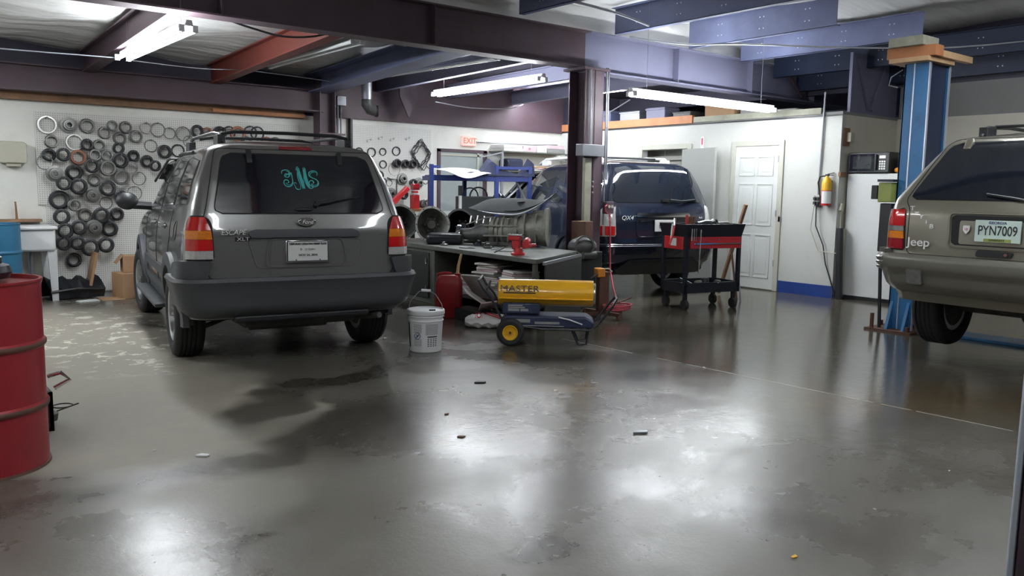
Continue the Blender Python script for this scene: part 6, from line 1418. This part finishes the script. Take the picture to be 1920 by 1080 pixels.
tag(MB().box((-.035, -.02, 0), (.035, .02, .92), Matrix.Translation((XD+.085, 5.835, 0)) @ Matrix.Rotation(R(0), 4, 'X')).build('wooden_board', 'wood_grey'), 'brown wooden board standing between the pipe and freezer', 'board')
tag(MB().box((XD-.02, YN-.03, 1.60), (XD+.13, YN, 1.66)).build('hose_bracket', 'wood_old'), 'small dark bracket on the nook wall beside the extinguisher', 'bracket')

# ------------------------------------------------------------------ lift
l = thing('car_lift_post', 'blue two-post lift column with timber block on top', 'lift', (8.24, 3.95, 0)); lw, ld, lh = .44, .24, 2.66
MB().box((0, 0, .02), (.02, ld, lh)).box((lw-.02, 0, .02), (lw, ld, lh)).box((0, ld-.02, .02), (lw, ld, lh)).build('channel', 'lift_blue', l, bevel=.004)
MB().box((.03, .02, .1), (lw-.03, .05, lh)).build('inner_carriage', 'lift_dark', l)
for x in (0, lw-.03): MB().box((x, -.012, .02), (x+.03, .0, lh)).build('edge_strip', 'steel_edge', l)
MB().box((-.006, ld*.55, .02), (0, ld*.55+.012, lh)).build('edge_strip', 'steel_edge', l)
MB().box((-.16, -.08, 0), (lw+.1, ld+.16, .02)).build('base_plate', 'rust', l)
b = MB(); b.prism([(0, .02), (0, .30), (-.10, .02)], 'y', .02, .05); b.prism([(0, .02), (0, .30), (-.10, .02)], 'y', ld-.05, ld-.02); b.build_each('gusset', 'lift_blue', l)
for (x, y) in ((-.12, .34), (-.12, -.03), (.15, .38)): MB().cyl((x, y, .02), (x, y, .17 if y > .3 and x < 0 else .07), .02, 12).build('anchor_bolt', 'rust', l)
lettering('ROTARY'[:0]+'........', .03, frame((-.001, .14, .18), (0, -1, 0), (0, 0, 1)), 'paint_red', l) if 0 else None
MB().box((-.13, -.05, lh), (lw-.02, ld+.10, lh+.045)).build('timber_block', 'wood_pine', l, bevel=.004)
MB().box((-.10, -.10, lh+.0455), (.06, ld+.14, lh+.15)).build('timber_block', 'wood_orange', l, bevel=.004)
MB().box((.02, -.09, lh+.0455), (lw+.28, -.03, lh+.11)).build('timber_block', 'wood_pine', l, bevel=.004, label='pale timber cross piece')
MB().box((-.16, .0, lh+.1505), (.16, ld+.10, lh+.24)).build('timber_block', 'wood_grey', l, bevel=.004)
# arms reaching below the raised SUV, floor plate between the posts
MB().box((.1, -.50, .30), (.26, .0, .42)).build('arm_pivot', 'lift_dark', l, bevel=.01)
MB().bar((.18, -.35, .36), (-.05, -1.15, .36), .12, .09).build('arm', 'lift_dark', l, bevel=.006); MB().bar((.18, -.35, .36), (1.2, -1.10, .36), .12, .09).build('arm', 'lift_dark', l, bevel=.006)
MB().cyl((-.05, -1.12, .40), (-.05, -1.12, .50), .06, 18).build('lift_pad', 'rubber', l); MB().cyl((1.2, -1.08, .40), (1.2, -1.08, .50), .06, 18).build('lift_pad', 'rubber', l)
MB().box((.08, -3.1, 0), (.40, -.09, .03)).build('floor_plate', 'lift_blue', l, bevel=.004)
MB().box((-.10, .245, 1.30), (.06, .38, 1.50)).build('power_unit', 'lime', l, bevel=.01, label='yellow green motor box'); MB().box((-.10, .385, 1.33), (-.04, .45, 1.47)).build('switch_box', 'black_plastic', l, bevel=.006)
MB().box((-.12, .22, 1.505), (.08, .38, 1.53)).build('bracket', 'black_metal', l); MB().tube([(-.02, .32, 1.24), (-.03, .34, .7), (-.04, .30, .02)], .018).build('hydraulic_hose', 'cable_black', l); MB().box((-.08, .245, .80), (.04, .36, 1.29)).build('reservoir', 'black_plastic', l, bevel=.01)
MB().tube([(.0, ld+.02, lh-.05), (-.06, ld+.1, lh-.12), (-.06, ld+.12, lh-.2), (.0, ld+.06, lh-.22)], .006).build('cable', 'conduit', l)

# door edge in the near right corner
n_ = thing('door_post', 'dark steel post edge in the near right corner', 'post', (1.186, .418, 0), -69.4)
b = MB(); T = Matrix.Identity(4); _l = Matrix.Rotation(R(69.4), 3, 'Z') @ Vector((.115, .038, 0)); T[0][2] = _l.x; T[1][2] = _l.y     # the post leans out as it rises
b.box((.010, -.010, 0), (.07, .02, 2.2), T); b.build('post', 'primer_dark', n_, bevel=.004)
MB().box((0, -.012, 0), (.0095, .018, 2.2), T).build('edge_trim', 'steel_edge', n_, bevel=.002)

# ------------------------------------------------------------------ overhead odds and ends
d = thing('exhaust_duct', 'rusty grey vent duct elbow hanging by the far wall', 'duct', (5.84, 10.8, 0))
MB().cyl((0, 0, 2.62), (0, 0, 3.1), .075, 22).build('pipe', 'conduit', d); MB().tube([(0, 0, 2.66), (.0, 0, 2.55), (.04, -.02, 2.48), (.13, -.05, 2.46)], [.07, .078, .08, .08], 18, caps=False).build('elbow', 'cast_dark', d)
MB().lathe([(0, 0), (.072, 0), (.082, .01), (.082, -.02)], 20, Matrix.Translation((.14, -.055, 2.46)) @ rot_to((.9, -.35, 0))).build('mouth', 'dark_seam', d)
tag(MB().prism([(6.45, 3.08), (6.75, 3.08), (6.75, 2.72), (6.60, 2.42), (6.45, 2.72)], 'y', 10.9, 10.93).build('hanging_plate', 'primer_dark'), 'dark pointed plate hanging from the beam left of the lit tube', 'plate')
def cord(pts, r, m, label):
    V_ = [Vector(p) for p in pts]; o = []
    for i in range(len(V_)-1):
        p0, p1, p2, p3 = V_[max(i-1, 0)], V_[i], V_[i+1], V_[min(i+2, len(V_)-1)]
        for q in range(6):
            s_ = q/6; o.append(.5*((2*p1)+(-p0+p2)*s_+(2*p0-5*p1+4*p2-p3)*s_*s_+(-p0+3*p1-3*p2+p3)*s_**3))
    o.append(V_[-1]); return tag(MB().tube(o, r, 6).build('overhead_cable', m), label, 'cable')
cord([P(430, 38, 'y', 7.75), P(470, 52, 'y', 7.75), P(530, 68, 'y', 7.75), P(590, 68, 'y', 7.75), P(640, 55, 'y', 7.75)], .010, 'cable_black', 'black cable drooping below the insulation right of the first lit tube')
cord([(-1, 9.60, 2.66), (.8, 9.60, 2.655), (2.20, 9.50, 2.67)], .006, 'steel_edge', 'thin pale conduit running left from the lit fixture')
cord([(2.34, 9.50, 2.66), (3.2, 9.9, 2.70), (4.0, 10.25, 2.78), (5.4, 10.3, 2.74)], .005, 'conduit', 'thin wire between the lit and unlit fixtures')
cord([(6.72, 10.35, 2.62), (7.6, 10.7, 2.62), (8.6, 11.0, 2.70), (9.0, 11.15, 2.80)], .008, 'conduit', 'grey cable sagging between the two lit tubes by the far wall')
cord([(4.9, 7.0, 3.45), (5.6, 6.9, 3.43), (6.6, 6.7, 3.33), (7.3, 6.75, 3.27)], .014, 'conduit', 'grey cable crossing beneath the purlins above the column')
cord([(7.45, 7.2, 3.22), (8.0, 6.8, 3.15), (8.8, 6.6, 3.22), (9.9, 5.6, 3.18), (10.6, 4.4, 3.15), (10.9, 1.5, 3.2)], .012, 'conduit', 'grey cable strung under the right hand purlins')
for k, (x0, z0, x1, z1) in enumerate(((10.9, 3.24, 11.4, 2.84), (11.45, 2.84, 11.8, 3.24), (12.6, 3.24, 13.0, 2.84), (13.05, 2.84, 13.6, 3.24))):
    tag(MB().bar((x0, 7.36, z0), (x1, 7.36, z1), .03, .05).build('brace', 'primer_dark'), f'diagonal steel brace on the main beam right of the last tube, {ORD[k]} from the left', 'brace', kind='structure')
# clutter stored above the office
random.seed(2)
for k, (y, x, w_, l_, h_, m, lb) in enumerate([(10.6, 10.5, .4, .5, .30, 'purlin_haze_blue', 'blue grey tub at the far end of the loft'), (9.9, 10.5, .4, .45, .26, 'conduit', 'pale grey canister crate on the loft'), (9.3, 10.45, .35, .40, .28, 'purlin_haze_violet', 'violet grey crate on the loft, middle'), (8.75, 10.45, .35, .35, .18, 'cast_dark', 'dark heap of parts on the loft'), (8.0, 10.4, .30, .55, .26, 'cardboard', 'brown cardboard box on the loft beside the lit tube'), (7.45, 10.4, .3, .35, .18, 'grey_panel', 'grey carton on the loft'), (6.9, 10.4, .3, .4, .10, 'paper', 'flat pale carton on the loft')]):
    o = thing('storage_box', lb, 'box', (x, y, 2.445)); MB().box((-w_/2, -l_/2, 0), (w_/2, l_/2, h_)).build('body', m, o, bevel=.012); MB().box((-w_/2-.01, -l_/2-.01, h_*.85), (w_/2+.01, l_/2+.01, h_*.95)).build('lid_rim', m, o, bevel=.004)
tag(MB().tube([(10.0, 10.4, 2.55), (10.0, 9.6, 2.85)], .01).build('loft_rod', 'conduit'), 'thin pale rod slanting above the loft board', 'rod')

# ------------------------------------------------------------------ small scraps on the floor
def scrap(px_, py_, s, m, label, kind=0):
    p = P(px_, py_); rnd = random.Random(int(px_)); b = MB(); pts = round_poly([(-s, -s*.5), (s*.8, -s*.4), (s, s*.3), (-s*.4, s*.5)], s*.2, 2)
    b.prism(pts, 'z', .001, .001+s*.25); o = b.build('scrap', m, bevel=s*.05); o.location = (p.x, p.y, 0); o.rotation_euler[2] = rnd.uniform(0, 6); return tag(o, label, 'scrap')
scrap(380, 855, .035, 'white_plastic', 'small white scrap on the pale floor left of centre')
scrap(290, 845, .012, 'paper', 'tiny pale chip on the floor between drum and white scrap')
scrap(900, 718, .045, 'ring_dark', 'dark flat scrap on the floor in front of the heater')
scrap(838, 777, .018, 'rust', 'small brown chip on the bright floor below the bucket')
scrap(865, 820, .025, 'rust', 'brown crumb on the brightest floor reflection')
scrap(722, 635, .03, 'white_plastic', 'pale scrap beside the right rear tyre of the grey SUV')
scrap(1490, 1045, .018, 'hub_yellow', 'tan leaf scrap near the bottom edge of the floor')
scrap(1640, 955, .008, 'white_plastic', 'tiny white fleck on the right of the floor, nearest')
scrap(1780, 883, .008, 'white_plastic', 'tiny white fleck on the right of the floor, farther')
scrap(1200, 812, .05, 'conduit', 'thin pale strip on the floor below the slab joint')
scrap(1320, 690, .02, 'paper', 'small chip beside the slab joint')
scrap(1590, 548, .02, 'rust', 'rusty scrap at the foot of the freezer')
